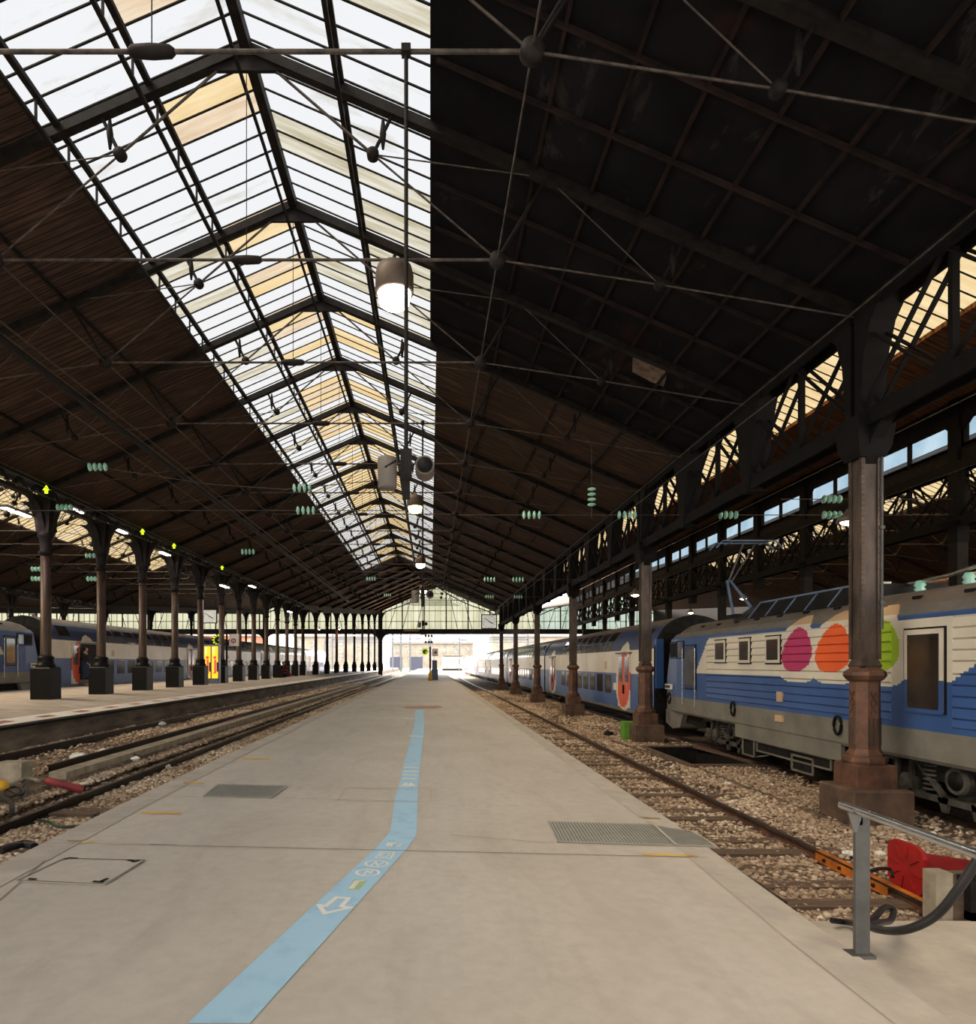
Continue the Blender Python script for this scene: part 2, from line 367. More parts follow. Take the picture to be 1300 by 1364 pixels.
for q in (outline(ell(708, 450, 128, 36), .022), outline([px(690,380), px(765,310), px(915,315), px(865,390)], .02),
          outline([px(740,365), px(785,325), px(860,330), px(825,372)], .015), outline([px(640,470), px(700,430), px(720,470), px(790,430)], .016, False),
          outline([px(560,575), px(600,530), px(640,560), px(660,530)], .016, False),
          outline([px(400,735), px(470,650), px(560,645)], .02, False), outline([px(430,735), px(495,660)], .016, False),
          outline([px(830,240), px(850,205)], .03, False), outline([px(870,245), px(890,210), px(930,215)], .03, False), outline([px(940,250), px(1000,215)], .03, False)):
    bb.add(q.v, q.f)
bb.build('symbol_marking', M['whitepaint'], floor, label='white square and ringed symbols painted on the blue line')
b2 = MB()
for (x, y, w) in ((545, 957, 8), (555, 981, 9), (548, 1023, 12), (547, 1028, 12), (546, 1033, 12), (545, 1038, 10)):
    q = outline([(x-w/2, y), (x+w/2, y+.3)], .16 if y < 1000 else .09, False); b2.add(q.v, q.f)
q = outline([(534, 1048), (541, 1044), (541, 1048)], .04); b2.add(q.v, q.f); q = outline([(547, 1044), (552, 1048), (545, 1048)], .04); b2.add(q.v, q.f)
b2.build('text_marking', M['whitepaint'], floor, label='small worn white lettering further along the blue line')
poly_part('warning_mark', [[(540, 941), (584, 940), (590, 942.5), (580, 944), (542, 944), (535, 942.5)]], M['pinkpaint'], floor, 'faded pink band across the blue line')
Y_ = [[(150+(100+16)/2.889, 1020+178/2.889), (240, 1082), (240, 1085), (186, 1084.5)], [(244, 1042), (272, 1042.5), (272, 1044.8), (244, 1044.5)],
      [(855, 1136.5), (930, 1140), (930, 1142.3), (858, 1140)], [(852, 1088.5), (879, 1090), (881, 1092.5), (858, 1091.5)],
      [(326, 1009.7), (360, 1010), (360, 1011.8), (322, 1011.5)], [(90, 1119.8), (127, 1121), (127, 1123), (88, 1122)]]
poly_part('edge_marking', Y_, M['yellowpaint'], floor, 'short worn yellow marks near the platform edges')
jn = MB()
for pts, w in (([(200, 1126), (942, 1143)], .012), ([(0, 1123), (235, 1126)], .008), ([(131, 1062), (264, 1062)], .012), ([(380, 1063), (450, 1066)], .006),
               ([(600, 1113), (738, 1124)], .008), ([(955, 1130), (1000, 1131)], .012), ([(0, 1200), (60, 1147)], .01), ([(230, 1048), (275, 1047)], .012)):
    q = outline(pts, w, False, .007); jn.add(q.v, q.f)
jn.build('floor_joint', M['joint'], floor)
# steel cover plate, gratings
def plate(pxs, name, label, m, fr=None):
    t = MB(); P = [Vector(p) for p in patch(pxs, .004)]; Q = [p+Vector((0, 0, .004)) for p in P]
    t.add(P+Q, [(7,6,5,4), (0,1,5,4), (1,2,6,5), (2,3,7,6), (3,0,4,7)])
    return t
pt = [(24, 1174.5), (140, 1180), (193, 1147.5), (86, 1145)]
o = plate(pt, '', '', None).build('cover_plate', M['floor'])
tag(o, 'square floor cover plate near the left kerb in front', 'cover plate')
e = outline(pt, .018, True, .012); e.build('rim', M['joint'], o)
for p in ([(40,1173),(46,1173.4)], [(126,1176.5),(136,1177.2)], [(136,1175.5),(142,1173)], [(178,1150),(184,1148.5)], [(172,1148),(180,1149.5)], [(88,1146),(92,1144.8)], [(96,1145),(101,1145.3)]):
    outline(p, .03, False, .014).build('lifting_slot', M['black'], o)
def grating(corners, n, name, label, bars_dir=0):
    o = plate(corners, '', '', None).build('floor_grating', M['grate1']); tag(o, label, 'grating')
    A, B, D, E = [Vector(p) for p in patch(corners, .018)]    # near-left, near-right, far-right, far-left
    q = MB()
    for i in range(n):
        t0, t1 = (i+.35)/n, (i+.62)/n
        q.quad(A.lerp(B, t0), A.lerp(B, t1), E.lerp(D, t1), E.lerp(D, t0))
    q.build('grating_bars', M['grate2'], o, kind='stuff')
    outline(corners, .02, True, .02).build('rim', M['kerb'], o)
M['grate1'] = mat('grating_steel', (186, 182, 168), .6, 0, (166, 162, 148), 9); M['grate2'] = mat('grating_gap', (118, 120, 116), .8)
grating([(270, 1062.2), (362, 1064), (383, 1048), (290, 1046)], 26, '', 'grey slotted steel floor grating left of the blue line')
grating([(742, 1123), (900, 1128), (870, 1100), (729, 1096)], 34, '', 'grey slotted steel floor grating right of the blue line')
grating([(901, 1128), (954, 1130), (924, 1110), (872, 1101)], 18, '', 'small paler floor grating beside the right kerb')
tr = outline([(451, 1066), (575, 1069.5), (573, 1052), (461, 1050)], .02, True, .012)
o = tr.build('hatch_frame', M['pinkpaint2']); tag(o, 'thin rectangular hatch outline crossing the blue guide line', 'hatch')

# left platform, red-and-white edge band
mb = MB(); L2 = [(-9.25, .31), (-12.2, .485), (-18.0, .485)]
for (xa, za), (xb, zb) in zip(L2, L2[1:]): mb.quad((xa, -5, za), (xa, 190, za), (xb, 190, zb), (xb, -5, zb))
mb.quad((-18, -5, .485), (-18, 190, .485), (-18, 190, -.9), (-18, -5, -.9))
fll = mb.build('floor_left', M['floorl'], kind='structure')
b = MB(); b.quad((-9.25, -5, -.9), (-9.25, 190, -.9), (-9.25, 190, .31), (-9.25, -5, .31)); b.build('platform_wall', mat('stained_platform_wall', (132, 118, 100), .9, 0, (74, 64, 54), 1.2, (1, .6, 3)), fll)
b = MB(); b.quad((-9.235, -5, .316), (-9.95, -5, .3585), (-9.95, 120, .3585), (-9.235, 120, .316)); b.build('edge_band', M['white'], fll, label='white band along the left platform edge')
b = MB(); b.box(-9.3, -9.2, -5, 120, .21, .27); b.build('edge_lip', M['dark'], fll)
b = MB(); y = 9.1*F/(573-22)-1.64*4
for i in range(40):
    for g_ in (0, .3):
        for j in range(3):
            yy = y+g_+j*.085; b.quad((-9.45, yy, .334), (-9.75, yy+.04, .3515), (-9.75, yy+.09, .3515), (-9.45, yy+.05, .334))
    y += 1.64
b.build('edge_marking', M['red'], fll, kind='stuff', label='red dashes on the white edge band')

# track bed
def gs(mb, x0, x1, y0, y1, z0, z1=None, n=1):
    z1 = z0 if z1 is None else z1; mb.quad((x0, y0, z0), (x1, y0, z1), (x1, y1, z1), (x0, y1, z0))
HX0, HX1, HY0, HY1 = 6.5, 8.0, 16.0, 19.4          # inspection pit
mb = MB()
gs(mb, -9.3, -6.2, -5, 190, -.32); gs(mb, -6.2, -5.95, -5, 190, -.32, -.6); gs(mb, -5.95, -3, -5, 190, -.6)
gs(mb, 2.4, HX0, 6.1, 190, -.9); gs(mb, HX1, 60, 6.1, 190, -.9); gs(mb, HX0, HX1, 6.1, HY0, -.9); gs(mb, HX0, HX1, HY1, 190, -.9)
gs(mb, -80, -18, -5, 190, -.6)
mb.build('ground', M['bed'], kind='structure')
mb = MB(); mb.box(HX0-.02, HX1+.02, HY0-.02, HY1+.02, -1.7, -1.65)
for a in ((HX0-.1, HX0, HY0-.1, HY1+.1), (HX1, HX1+.1, HY0-.1, HY1+.1), (HX0-.1, HX1+.1, HY0-.1, HY0), (HX0-.1, HX1+.1, HY1, HY1+.1)): mb.box(*a, -1.7, -.86)
tag(mb.build('inspection_pit', M['dark']), 'dark open inspection pit in the ballast between tracks', 'pit')
mb = MB(); mb.box(2.4, 14, -5, 6.1, -1.1, -.78); mb.build('floor_lower', M['kerb'], kind='structure')
mb = MB(); gs(mb, -200, 250, 190, 700, -.5); mb.build('ground_outside', M['stone'], kind='structure')

# ballast stones
ico_v = np.array([(0,0,1),(.89,0,.45),(.28,.85,.45),(-.72,.53,.45),(-.72,-.53,.45),(.28,-.85,.45),(.72,.53,-.45),(-.28,.85,-.45),(-.89,0,-.45),(-.28,-.85,-.45),(.72,-.53,-.45),(0,0,-1)])
ico_f = np.array([(0,1,2),(0,2,3),(0,3,4),(0,4,5),(0,5,1),(1,6,2),(2,7,3),(3,8,4),(4,9,5),(5,10,1),(2,6,7),(3,7,8),(4,8,9),(5,9,10),(1,10,6),(11,7,6),(11,8,7),(11,9,8),(11,10,9),(11,6,10)])
def stones(name, label, regions, n):
    P = []
    areas = np.array([r[5] for r in regions], float); cnt = (areas/areas.sum()*n).astype(int)
    for (x0, x1, y0, y1, z, w), c in zip(regions, cnt):
        u = rng.random(c); y = y0*(y1/y0)**u if y0 > 0 else y0+(y1-y0)*u
        P.append(np.stack([x0+(x1-x0)*rng.random(c), y, np.full(c, z)+rng.random(c)*.05-.02], 1))
    P = np.concatenate(P)
    pt_ = np.sin(P[:, 0]*1.9+np.sin(P[:, 1]*.55)*1.3)*np.sin(P[:, 1]*.43+1.2)
    keep = ~((pt_ < -.1) & (rng.random(len(P)) < .8) & ((P[:, 0] > 5.1) | (P[:, 0] < -6.8)))
    P = P[keep]; n = len(P); sz = (.012+.016*rng.random(n))*(1+.025*P[:, 1])
    sc = sz[:, None]*np.stack([1+.7*rng.random(n), 1+.7*rng.random(n), .7+.4*rng.random(n)], 1)
    V = ico_v[None]*(1+.35*(rng.random((n, 12, 1))-.5))*sc[:, None]
    a = rng.random(n)*6.28; ca, sa = np.cos(a)[:, None], np.sin(a)[:, None]
    V = np.stack([V[..., 0]*ca-V[..., 1]*sa, V[..., 0]*sa+V[..., 1]*ca, V[..., 2]], -1)+P[:, None]
    Fs = (ico_f[None]+12*np.arange(n)[:, None, None]).reshape(-1, 3)
    me = bpy.data.meshes.new(name); V = V.reshape(-1, 3)
    me.vertices.add(len(V)); me.vertices.foreach_set('co', V.astype(np.float32).ravel())
    me.loops.add(Fs.size); me.loops.foreach_set('vertex_index', Fs.ravel().astype(np.int32))
    me.polygons.add(len(Fs)); me.polygons.foreach_set('loop_start', np.arange(0, Fs.size, 3, dtype=np.int32)); me.polygons.foreach_set('loop_total', np.full(len(Fs), 3, dtype=np.int32))
    me.update(); me.validate()
    at_ = me.attributes.new('tone', 'FLOAT', 'FACE')
    patchy = .5+.5*np.sin(P[:, 0]*1.7+np.sin(P[:, 1]*.9)*1.5)*np.sin(P[:, 1]*.6+1)
    tone = np.clip(.08+.55*patchy*rng.random(n)+.45*rng.random(n)**2, 0, 1)
    at_.data.foreach_set('value', np.repeat(tone, 20).astype(np.float32))
    me.materials.append(M['stones']); o = bpy.data.objects.new(name, me); C.objects.link(o); tag(o, label, 'ballast', kind='stuff')
stones('ballast', 'pale brown track ballast right of the platform', [(2.6, 5.0, 6.1, 60, -.91, 3.2), (5.05, 6.4, 6.1, 60, -.89, 2.2), (6.6, 8.3, 6.1, HY0-.2, -.9, 1.2), (6.3, 8.3, HY1+.2, 60, -.9, 1.0)], 62000)
stones('ballast', 'pale ballast between platform and left tracks', [(-5.55, -3.45, 5.5, 60, -.59, 3), (-6.0, -5.65, 5.5, 60, -.57, .6), (-6.25, -5.9, 5.5, 60, -.42, .9), (-8.42, -6.85, 7, 70, -.31, 1.4), (-9.2, -8.55, 8, 70, -.29, .5)], 60000)

# rails, sleepers
def rail(x, z, y0, y1, label, y0o=None):
    t = thing('railway_rail', label, 'rail', (x, y0, z-.15)); m = MB()
    m.box(x-.035, x+.035, y0, y1, z-.04, z); m.box(x-.01, x+.01, y0, y1, z-.13, z-.04)
    m.build('rail_head', M['steel'] if x > 0 else M['darksteel'], t); m = MB()
    m.box(x-.012, x+.012, y0, y1, z-.125, z-.035); m.box(x-.07, x+.07, y0, y1, z-.15, z-.12); m.build('rail_web', M['rust'] if x > 0 else M['darksteel'], t)
    return t
M['darksteel'] = mat('dark_rail_steel', (58, 48, 42), .4, .5, (38, 32, 28), 6)
r1 = rail(5.0, -.75, 6.5, 185, 'rusty rail of the right track, farther from the platform')
m = MB(); m.box(4.95, 4.965, 7.0, 8.3, -.86, -.78); m.box(4.93, 4.99, 7.0, 8.3, -.88, -.86); fp = m.build('fishplate', M['orange'], r1, label='orange painted joint plate')
for i in range(4): MB().lathe((4.95, 7.2+i*.3, -.82), [(.02, -.025), (.02, 0)], 6, axis='X').build('bolt', M['dark'], fp)
m = MB(); m.box(4.962, 5.037, 6.5, 8.3, -.752, -.745); m.build('painted_head', M['orange'], r1, label='orange painted rail end')
rail(3.565, -.75, 6.5, 185, 'rusty rail of the right track beside the platform wall')
rail(-5.6, -.45, -4, 185, 'dark rail nearest the platform on its left')
rail(-4.165, -.45, -4, 185, 'dark rail hidden close under the left kerb of the platform')
rail(-6.79, -.15, 11.5, 185, 'dark rail of the far left track starting behind a concrete block')
rail(-8.49, -.15, -4, 185, 'dark rail closest to the left platform wall')
rail(8.4, -.80, 6.1, 185, 'rail under the blue locomotive, side facing the columns')
rail(9.84, -.80, 6.1, 185, 'rail under the blue locomotive, far side')
sl0 = None; y = 6.65; i = 0
while y < 34:
    m = MB(); z0 = -.9
    if sl0 is None:
        m.box(2.95, 5.55, y, y+.25, z0-.1, z0+.04); m.box(4.84, 5.16, y+.04, y+.21, z0+.035, z0+.047)
        sl0 = m.build('railway_sleeper', M['sleeper']); off = Vector((4.25, y, z0)); sl0.data.transform(__import__('mathutils').Matrix.Translation(-off)); sl0.location = off
        tag(sl0, 'weathered wooden sleeper of the right track lying in the ballast', 'sleeper', 'sleepers of the right track')
    else:
        c = sl0.copy(); C.objects.link(c); c.location = (4.25+.05*math.sin(i*3.1), y, -.9-.012*(i % 3)); c.rotation_euler = (0, 0, .012*math.sin(i*2.3))
    y += .62; i += 1
for j, yy in enumerate((6.9, 7.55, 9.6)):
    c = sl0.copy(); C.objects.link(c); c.location = (-4.95, yy, -.59); c['group'] = 'half buried sleepers left of the platform'
    c['label'] = 'brown wooden sleeper half buried beside the left kerb'
# kerb beam between the left tracks, pads under debris
m = MB(); pr = [(-6.5, 11.0), (-6.2, 11.0), (-6.2, 60), (-6.5, 60)]; m.prism(pr, 'Z', -.35, -.2)
tag(m.build('concrete_beam', M['stone']), 'long pale concrete beam between the two left tracks', 'beam')
m = MB(); m.box(-7.1, -6.68, 10.55, 10.85, -.35, .03); tag(m.build('concrete_block', M['stone']), 'concrete end block in front of the far left rail', 'block')
# ---------------------------------------------------------------- roofs
KN, KL = -7, 15
Y0, Y15 = yk(KN), yk(KL)
def shift(Y):                                     # beyond the straight hall the roofs bend right and rise
    t = max(0, min(1, (Y-Y15)/(YE-Y15))); return 4.1*t, 3.35*t
def P3(x, H, Y):
    dx, dh = shift(Y); return (x+dx, Y, CZ+H+dh)
def slab(name, segs, mats, ys):
    """segs: list of ((xa,Ha),(xb,Hb),matindex)."""
    m = MB(); th = .12
    for (xa, Ha), (xb, Hb), mi in segs:
        for y0, y1 in zip(ys, ys[1:]):
            i = mi(y0) if callable(mi) else mi
            a, b, c, d = P3(xa, Ha, y0), P3(xb, Hb, y0), P3(xb, Hb, y1), P3(xa, Ha, y1)
            up = lambda p: (p[0], p[1], p[2]+th)
            m.add([a, b, c, d, up(a), up(b), up(c), up(d)], [(0,1,2,3), (7,6,5,4), (0,4,5,1), (1,5,6,2), (2,6,7,3), (3,7,4,0)], i)
    return m.build(name, mats, kind='structure')
kys = [yk(k) for k in range(KN, KL+1)]
lofty = [Y15+(YE-Y15)*i/8 for i in range(9)]
PW = 19.65; PR = .431; PL = .439
def HR(x): return 10.07-PR*(x+2.98)
def HL(x): return 10.07-PL*(-2.98-x)
slab('ceiling', [((-6.32, HL(-6.32)), (-12.6, HL(-12.6)), 0)], M['wood'], kys)
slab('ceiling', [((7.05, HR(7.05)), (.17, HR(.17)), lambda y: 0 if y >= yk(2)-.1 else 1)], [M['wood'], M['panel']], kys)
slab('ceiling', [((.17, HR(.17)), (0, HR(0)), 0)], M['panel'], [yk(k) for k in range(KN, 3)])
slab('ceiling', [((.17, HR(.17)), (-2.98, 10.07), 0), ((-2.98, 10.07), (-6.32, HL(-6.32)), 0)], M['wood'], [yk(14), yk(15)])
slab('ceiling', [((7.05, HR(7.05)), (-2.98, 10.07), 0)], M['wood2'], lofty)
slab('ceiling', [((-2.98, 10.07), (-12.6, HL(-12.6)), 0)], M['wood2'], lofty)
def skylight(idx, x_rows, Hf, dx=0, ks=(KN, 14), bright=None, frame=True, upper_first=True, plan=None):
    m = MB(); fr = MB()
    for k in range(*ks):
        for j in range(8):
            ya, yb = yk(k)+T*j/8, yk(k)+T*(j+1)/8
            for r, (xa, xb) in enumerate(zip(x_rows, x_rows[1:])):
                if r == len(x_rows)-2 and xb == 'e': xb = 0 if k < 2 else .17
                mi = plan(k, j, r)
                a, b, c, d = (xa+dx, ya, CZ+Hf(xa)+.1), (xb+dx, ya, CZ+Hf(xb)+.1), (xb+dx, yb, CZ+Hf(xb)+.1), (xa+dx, yb, CZ+Hf(xa)+.1)
                m.quad(a, b, c, d, mi)
            xe = x_rows[-1]; xe = (0 if k < 2 else .17) if xe == 'e' else xe
            fr.bar((x_rows[0]+dx, ya, CZ+Hf(x_rows[0])+.085), (xe+dx, ya, CZ+Hf(xe)+.085), .03, .022)
    w = m.build('window_%d' % idx, [M['glass'], M['glassd'], M['amber'], M['amber2'], M['glassb']], kind='structure')
    fr.build('window_frame', M['iron'], w)
random.seed(3)
def plan_left(k, j, r):
    if r == 1: return 0 if random.random() > .12 else 1
    if k < 0: return 3 if j in (1, 5) else 0
    pat = {0: (1,2), 1: (0,1,4,5), 2: (0,1,2,5), 3: (0,3,4,5,6), 4: (0,1,2,3,4,5)}
    if k in pat: return (2 if j % 2 else 3) if j in pat[k] else 0
    return 2 if random.random() < .8 else 0
def plan_right(k, j, r):
    if r == 1: return 1 if random.random() < .2 else 0
    if k < 0: return 1 if j in (2, 3) else 0
    if k == 0: return 1 if j in (3, 4) else 0
    if k == 1: return 1 if j in (4, 5) else 0
    if k < 4: return 2 if j in (1, 4, 5) else 0
    return 2 if random.random() < .75 else 0
skylight(1, (-2.98, -4.55, -6.32), HL, plan=plan_left)
skylight(2, (-2.98, -1.44, 'e'), HR, plan=plan_right)
plan_g = lambda k, j, r: 2 if (k+j) % 7 else 3
# neighbouring halls
def side_hall(dx, w1, w2, m_=M['wood'], sky=True):
    slab('ceiling', [((-6.32+dx, HL(-6.32)), (-12.6+dx, HL(-12.6)), 0)], m_, [kys[0], kys[-1]])
    slab('ceiling', [((7.05+dx, HR(7.05)), (.17+dx, HR(.17)), 0)], m_, [kys[0], kys[-1]])
    slab('ceiling', [((.17+dx, HR(.17)), (-2.98+dx, 10.07), 0), ((-2.98+dx, 10.07), (-6.32+dx, HL(-6.32)), 0)], m_, [yk(14), yk(15)])
    slab('ceiling', [((7.05+dx, HR(7.05)), (-2.98+dx, 10.07), 0), ((-2.98+dx, 10.07), (-12.6+dx, HL(-12.6)), 0)], m_, lofty)
    skylight(w1, (-2.98, -6.32), HL, dx, plan=plan_g); skylight(w2, (-2.98, .17), HR, dx, plan=(lambda k, j, r: 4) if dx < 0 else plan_g)
side_hall(-PW, 3, 4); side_hall(-2*PW, 5, 6); side_hall(7.35+PW, 7, 8)
slab('ceiling', [((-2.98-3*PW, 10.07), (-12.6-3*PW, 5.85), 0), ((7.05-3*PW, 5.85), (-2.98-3*PW, 10.07), 0)], M['wood'], [kys[0], kys[-1], YE])
# narrow hall on the right: boards below, amber glazing above
XR2 = 14.4
Hn = lambda x: 7.2+.43*(XR2-x)
slab('ceiling', [((XR2, 7.2), (12.34, Hn(12.34)), 0), ((10.7, Hn(10.7)), (7.05, 7.2), 0)], M['wood2'], kys)
skylight(9, (10.7, 12.34), lambda x: Hn(x), 0, ks=(KN, KL), plan=lambda k, j, r: 2)
slab('ceiling', [((XR2, 7.2), (10.7, Hn(10.7)), 0), ((10.7, Hn(10.7)), (7.05, 7.2), 0)], M['wood2'], lofty)
m = MB()
for y0, y1 in zip(kys+[YE], (kys+[YE])[1:]): m.box(7.0, 7.1, y0, y1, CZ+5.86, CZ+7.3) if y1 < YE else None
m.build('wall_clerestory', M['wood'], kind='structure')

# ---------------------------------------------------------------- roof trusses
def make_truss():
    t = thing('roof_truss', '', 'roof truss', (-2.98, 0, CZ+6.5))
    Q = lambda x, H: (x, 0, CZ+H)
    for sd in (1, -1):
        g = (lambda x: x) if sd == 1 else (lambda x: -5.96-x)
        E = (7.0, 5.72) if sd == 1 else (-12.5, 5.82)
        m = MB(); m.bar(Q(-2.98, 9.98), Q(E[0], E[1]-.02), .09, .18); m.bar(Q(-2.98, 9.89), Q(E[0], E[1]-.11), .15, .02)
        m.build('rafter', M['iron'], t)
        Mn, Ut, Lt, Mt = (g(1.09), 6.55), (g(-.93), 8.26), (g(3.72), 6.15), (g(1.9), 7.88)
        for a, b_, w in ((Mn, Mt, .05), (Ut, (g(-.6), 8.93), .06), (Lt, (g(4.15), 6.92), .05)):
            m = MB(); A, B = Vector(Q(*a)), Vector(Q(*b_)); d = Vector((0, .035, 0))
            if a is Mn:
                for s_ in (1, -1): m.tube([A+d*s_, A.lerp(B, .5)+d*s_*2.2, B+d*s_], .018, 6)
            else: m.tube([A, A.lerp(B, .25), A.lerp(B, .5), A.lerp(B, .8), B], w*.5, 8); m.lathe(tuple(A.lerp(B, .5)), [(.02, -.25), (.055, 0), (.02, .25)], 8)
            m.build('strut', M['iron'], t)
        for a, b_, r in (((g(-2.6), 9.7), Ut, .022), (Ut, Mn, .016), (Ut, Mt, .011), (Mn, Lt, .016), (Lt, (E[0], E[1]-.12), .016), (Lt, Mt, .011)):
            MB().tube([Q(*a), Q(*b_)], r, 6).build('tension_rod', M['rod'], t)
        for c_, r in ((Mn, .13), (Ut, .1), (Lt, .085)):
            m = MB(); m.lathe(Q(*c_), [(r*.5, -.09), (r, -.05), (r, .05), (r*.5, .09)], 14, axis='Y'); m.ball(Q(*c_), r*.8); m.build('joint_ball', M['iron'], t)
        m = MB(); m.prism([(g(-2.98), CZ+9.95), (g(-2.98), CZ+9.6), (g(-2.5), CZ+9.6), (g(-2.0), CZ+9.62)], 'Y', -.03, .03); m.build('gusset', M['iron'], t)
    m = MB(); m.tube([Q(1.09, 6.55), Q(-7.05, 6.55)], .024, 8); m.build('tie_rod', M['rod'], t)
    m = MB(); m.lathe(Q(-2.98, 6.55), [(.03, -.25), (.062, -.2), (.072, 0), (.062, .2), (.03, .25)], 10, axis='X'); m.build('turnbuckle', M['iron'], t)
    MB().tube([Q(-2.98, 6.6), Q(-2.98, 9.9)], .007, 5).build('hanger', M['iron'], t)
    return t
tz = CZ+6.5
proto = make_truss(); ks = list(range(-1, 16))
for i, k in enumerate(ks):
    lab = 'dark iron roof truss with rods over the platform, %s to the camera' % ordn(i)
    if i == 0: proto.location.y = yk(k); proto['label'] = lab; proto['group'] = 'iron trusses over the main hall'
    else: dup(proto, (-2.98, yk(k), tz), lab)
for i, k in enumerate(range(3, 16)):
    dup(proto, (-2.98-PW, yk(k), tz), 'dark iron truss in the hall beyond the left columns, %s' % ordn(i), 'iron trusses of the left hall')
for i, k in enumerate(range(3, 13)):
    dup(proto, (-2.98+7.35+PW, yk(k), tz), 'dark iron truss seen behind the right lattice wall, %s' % ordn(i), 'iron trusses of the far right hall')
for i in range(1, 9):                              # bent part of the roof
    Y = lofty[i]; t = thing('roof_truss', 'dark arched rib in the bent far end of the roof, %s' % ordn(i-1), 'roof truss', P3(-2.98, 9.9, Y), 'ribs of the bent roof end')
    for xa, Ha in ((7.05, 5.6), (-12.6, 5.7)):
        MB().bar(P3(-2.98, 9.93, Y), P3(xa, Ha, Y), .18, .3).build('rafter', M['iron'], t)
    MB().tube([P3(1.09, 6.55, Y), P3(-7.05, 6.55, Y)], .03, 6).build('tie_rod', M['rod'], t)
    for x in (1.09, -7.05):
        MB().tube([P3(x, 6.55, Y), P3(x*1.0+(.8 if x > 0 else -.8), HR(x) if x > 0 else HL(x), Y)], .03, 6).build('strut', M['iron'], t)
# lattice purlins below the glazing, ridge, plain purlins
def lpurlin(x, Hf, label, mm='iron'):
    t = thing('lattice_purlin', label, 'purlin', (x, Y0, CZ+Hf), 'lattice purlins under the skylight'); a, b = yk(KN), yk(14)
    MB().box(x-.05, x+.05, a, b, CZ+Hf-.04, CZ+Hf+.04).build('top_chord', M[mm], t)
    MB().box(x-.035, x+.035, a, b, CZ+Hf-.46, CZ+Hf-.41).build('bottom_chord', M[mm], t)
    m = MB(); n = int((b-a)/(T/4))
    for i in range(n+1):
        yy = a+(b-a)*i/n; m.box(x-.015, x+.015, yy-.018, yy+.018, CZ+Hf-.42, CZ+Hf)
    m.build('web', M[mm], t, kind='stuff')
lpurlin(-4.55, HL(-4.55), 'slender lattice purlin under the left half of the skylight')
lpurlin(-1.44, HR(-1.44), 'slender lattice purlin under the right half of the skylight')
lpurlin(-6.03, HL(-6.03)-.03, 'slender lattice purlin along the left edge of the skylight')
t = thing('ridge_beam', 'dark iron ridge beam along the top of the skylight', 'beam', (-2.98, Y0, CZ+10))
MB().box(-3.06, -2.90, Y0, yk(15), CZ+9.9, CZ+10.1).build('flange', M['iron'], t); MB().box(-3.1, -3.05, Y0, yk(14), CZ+9.55, CZ+9.6).build('lower_chord', M['iron'], t)
def purlin(x, H, y0, y1, label, mm, grp, w=.04):
    m = MB(); m.box(x-w/2, x+w/2, y0, y1, CZ+H-.08, CZ+H-.005); tag(m.build('purlin', M[mm]), label, 'purlin', grp)
for i, x in enumerate((1.7, 2.6, 3.48, 4.37, 5.26, 6.15)):
    purlin(x, HR(x), Y0, yk(2), 'rusty purlin across the charcoal roof panels, %s below the skylight' % ordn(i).replace(' nearest', '').replace('nearest', 'first'), 'ironred', 'rusty purlins of the panelled roof')
for i, x in enumerate((1.7, 3.5, 5.3)):
    purlin(x, HR(x), yk(2), yk(15), 'dark purlin under the brown boards right of the skylight, %s row down' % ('first', 'second', 'third')[i], 'iron', 'dark purlins of the right slope')
for i, x in enumerate((-7.9, -9.5, -11.1)):
    purlin(x, HL(x), Y0, yk(15), 'dark purlin under the boards left of the skylight, %s row down' % ('first', 'second', 'third')[i], 'iron', 'dark purlins of the left slope')
n_ = 0
for k in range(-2, 2):
    for j in (1, 2):
        y = yk(k)+T*j/3; m = MB(); m.bar((.1, y, CZ+HR(.1)-.06), (7.0, y, CZ+HR(7.0)-.06), .04, .07)
        tag(m.build('panel_rib', M['ironred']), 'rusty rib across the charcoal roof panels, %s to the camera' % ordn(n_), 'rib', 'rusty ribs of the panelled roof'); n_ += 1
b = MB(); a_ = [(at(x, y, 1)) for x, y in ((862, 474), (890, 487), (886, 512), (840, 496), (842, 478))]
def onroof(x, y):
    u, v = (x-VX)/F, (VY-y)/F; Yd = 8.785/(v+PR*u); return (u*Yd, Yd, CZ+v*Yd-.02)
b.add([onroof(*p) for p in ((843, 474), (866, 478), (890, 492), (884, 514), (868, 508), (842, 494))], [(0,1,2,3,4,5)])
tag(b.build('bare_patch', mat('bare_pale_board', (150, 128, 112), .9, 0, (84, 70, 62), 5)), 'pale bare patch on the charcoal roof panels', 'patch')
# long rods and conduits following the hall
def wire(pts, r, label, mm='rod', name='overhead_wire', cat='wire', grp=None):
    return tag(MB().tube(pts, r, 6).build(name, M[mm]), label, cat, grp)
wire([(1.09, Y0, CZ+6.55), (1.09, yk(15), CZ+6.55)], .013, 'long thin rod linking the truss joints right of the skylight', name='linking_rod', cat='rod')
wire([(-7.05, Y0, CZ+6.55), (-7.05, yk(15), CZ+6.55)], .013, 'long thin rod linking the truss joints left of the skylight', name='linking_rod', cat='rod')
wire([(6.72, Y0, CZ+5.58), (6.72, yk(15), CZ+5.58)], .016, 'pale wire running along the right eave in front of the lattice', 'galvw')if 'galvw' in M else wire([(6.72, Y0, CZ+5.58), (6.72, yk(15), CZ+5.58)], .016, 'pale wire running along the right eave in front of the lattice')
wire([(-7.95, Y0, CZ+6.33), (-7.95, yk(15), CZ+6.33)], .018, 'upper of two long pale conduits under the left slope')
wire([(-7.95, Y0, CZ+6.12), (-7.95, yk(15), CZ+6.12)], .018, 'lower of two long pale conduits under the left slope')
m = MB(); m.box(-8.05, -7.97, Y0, yk(15), CZ+5.98, CZ+6.1); tag(m.build('cable_tray', M['iron']), 'dark cable tray beside the long conduits on the left', 'tray')
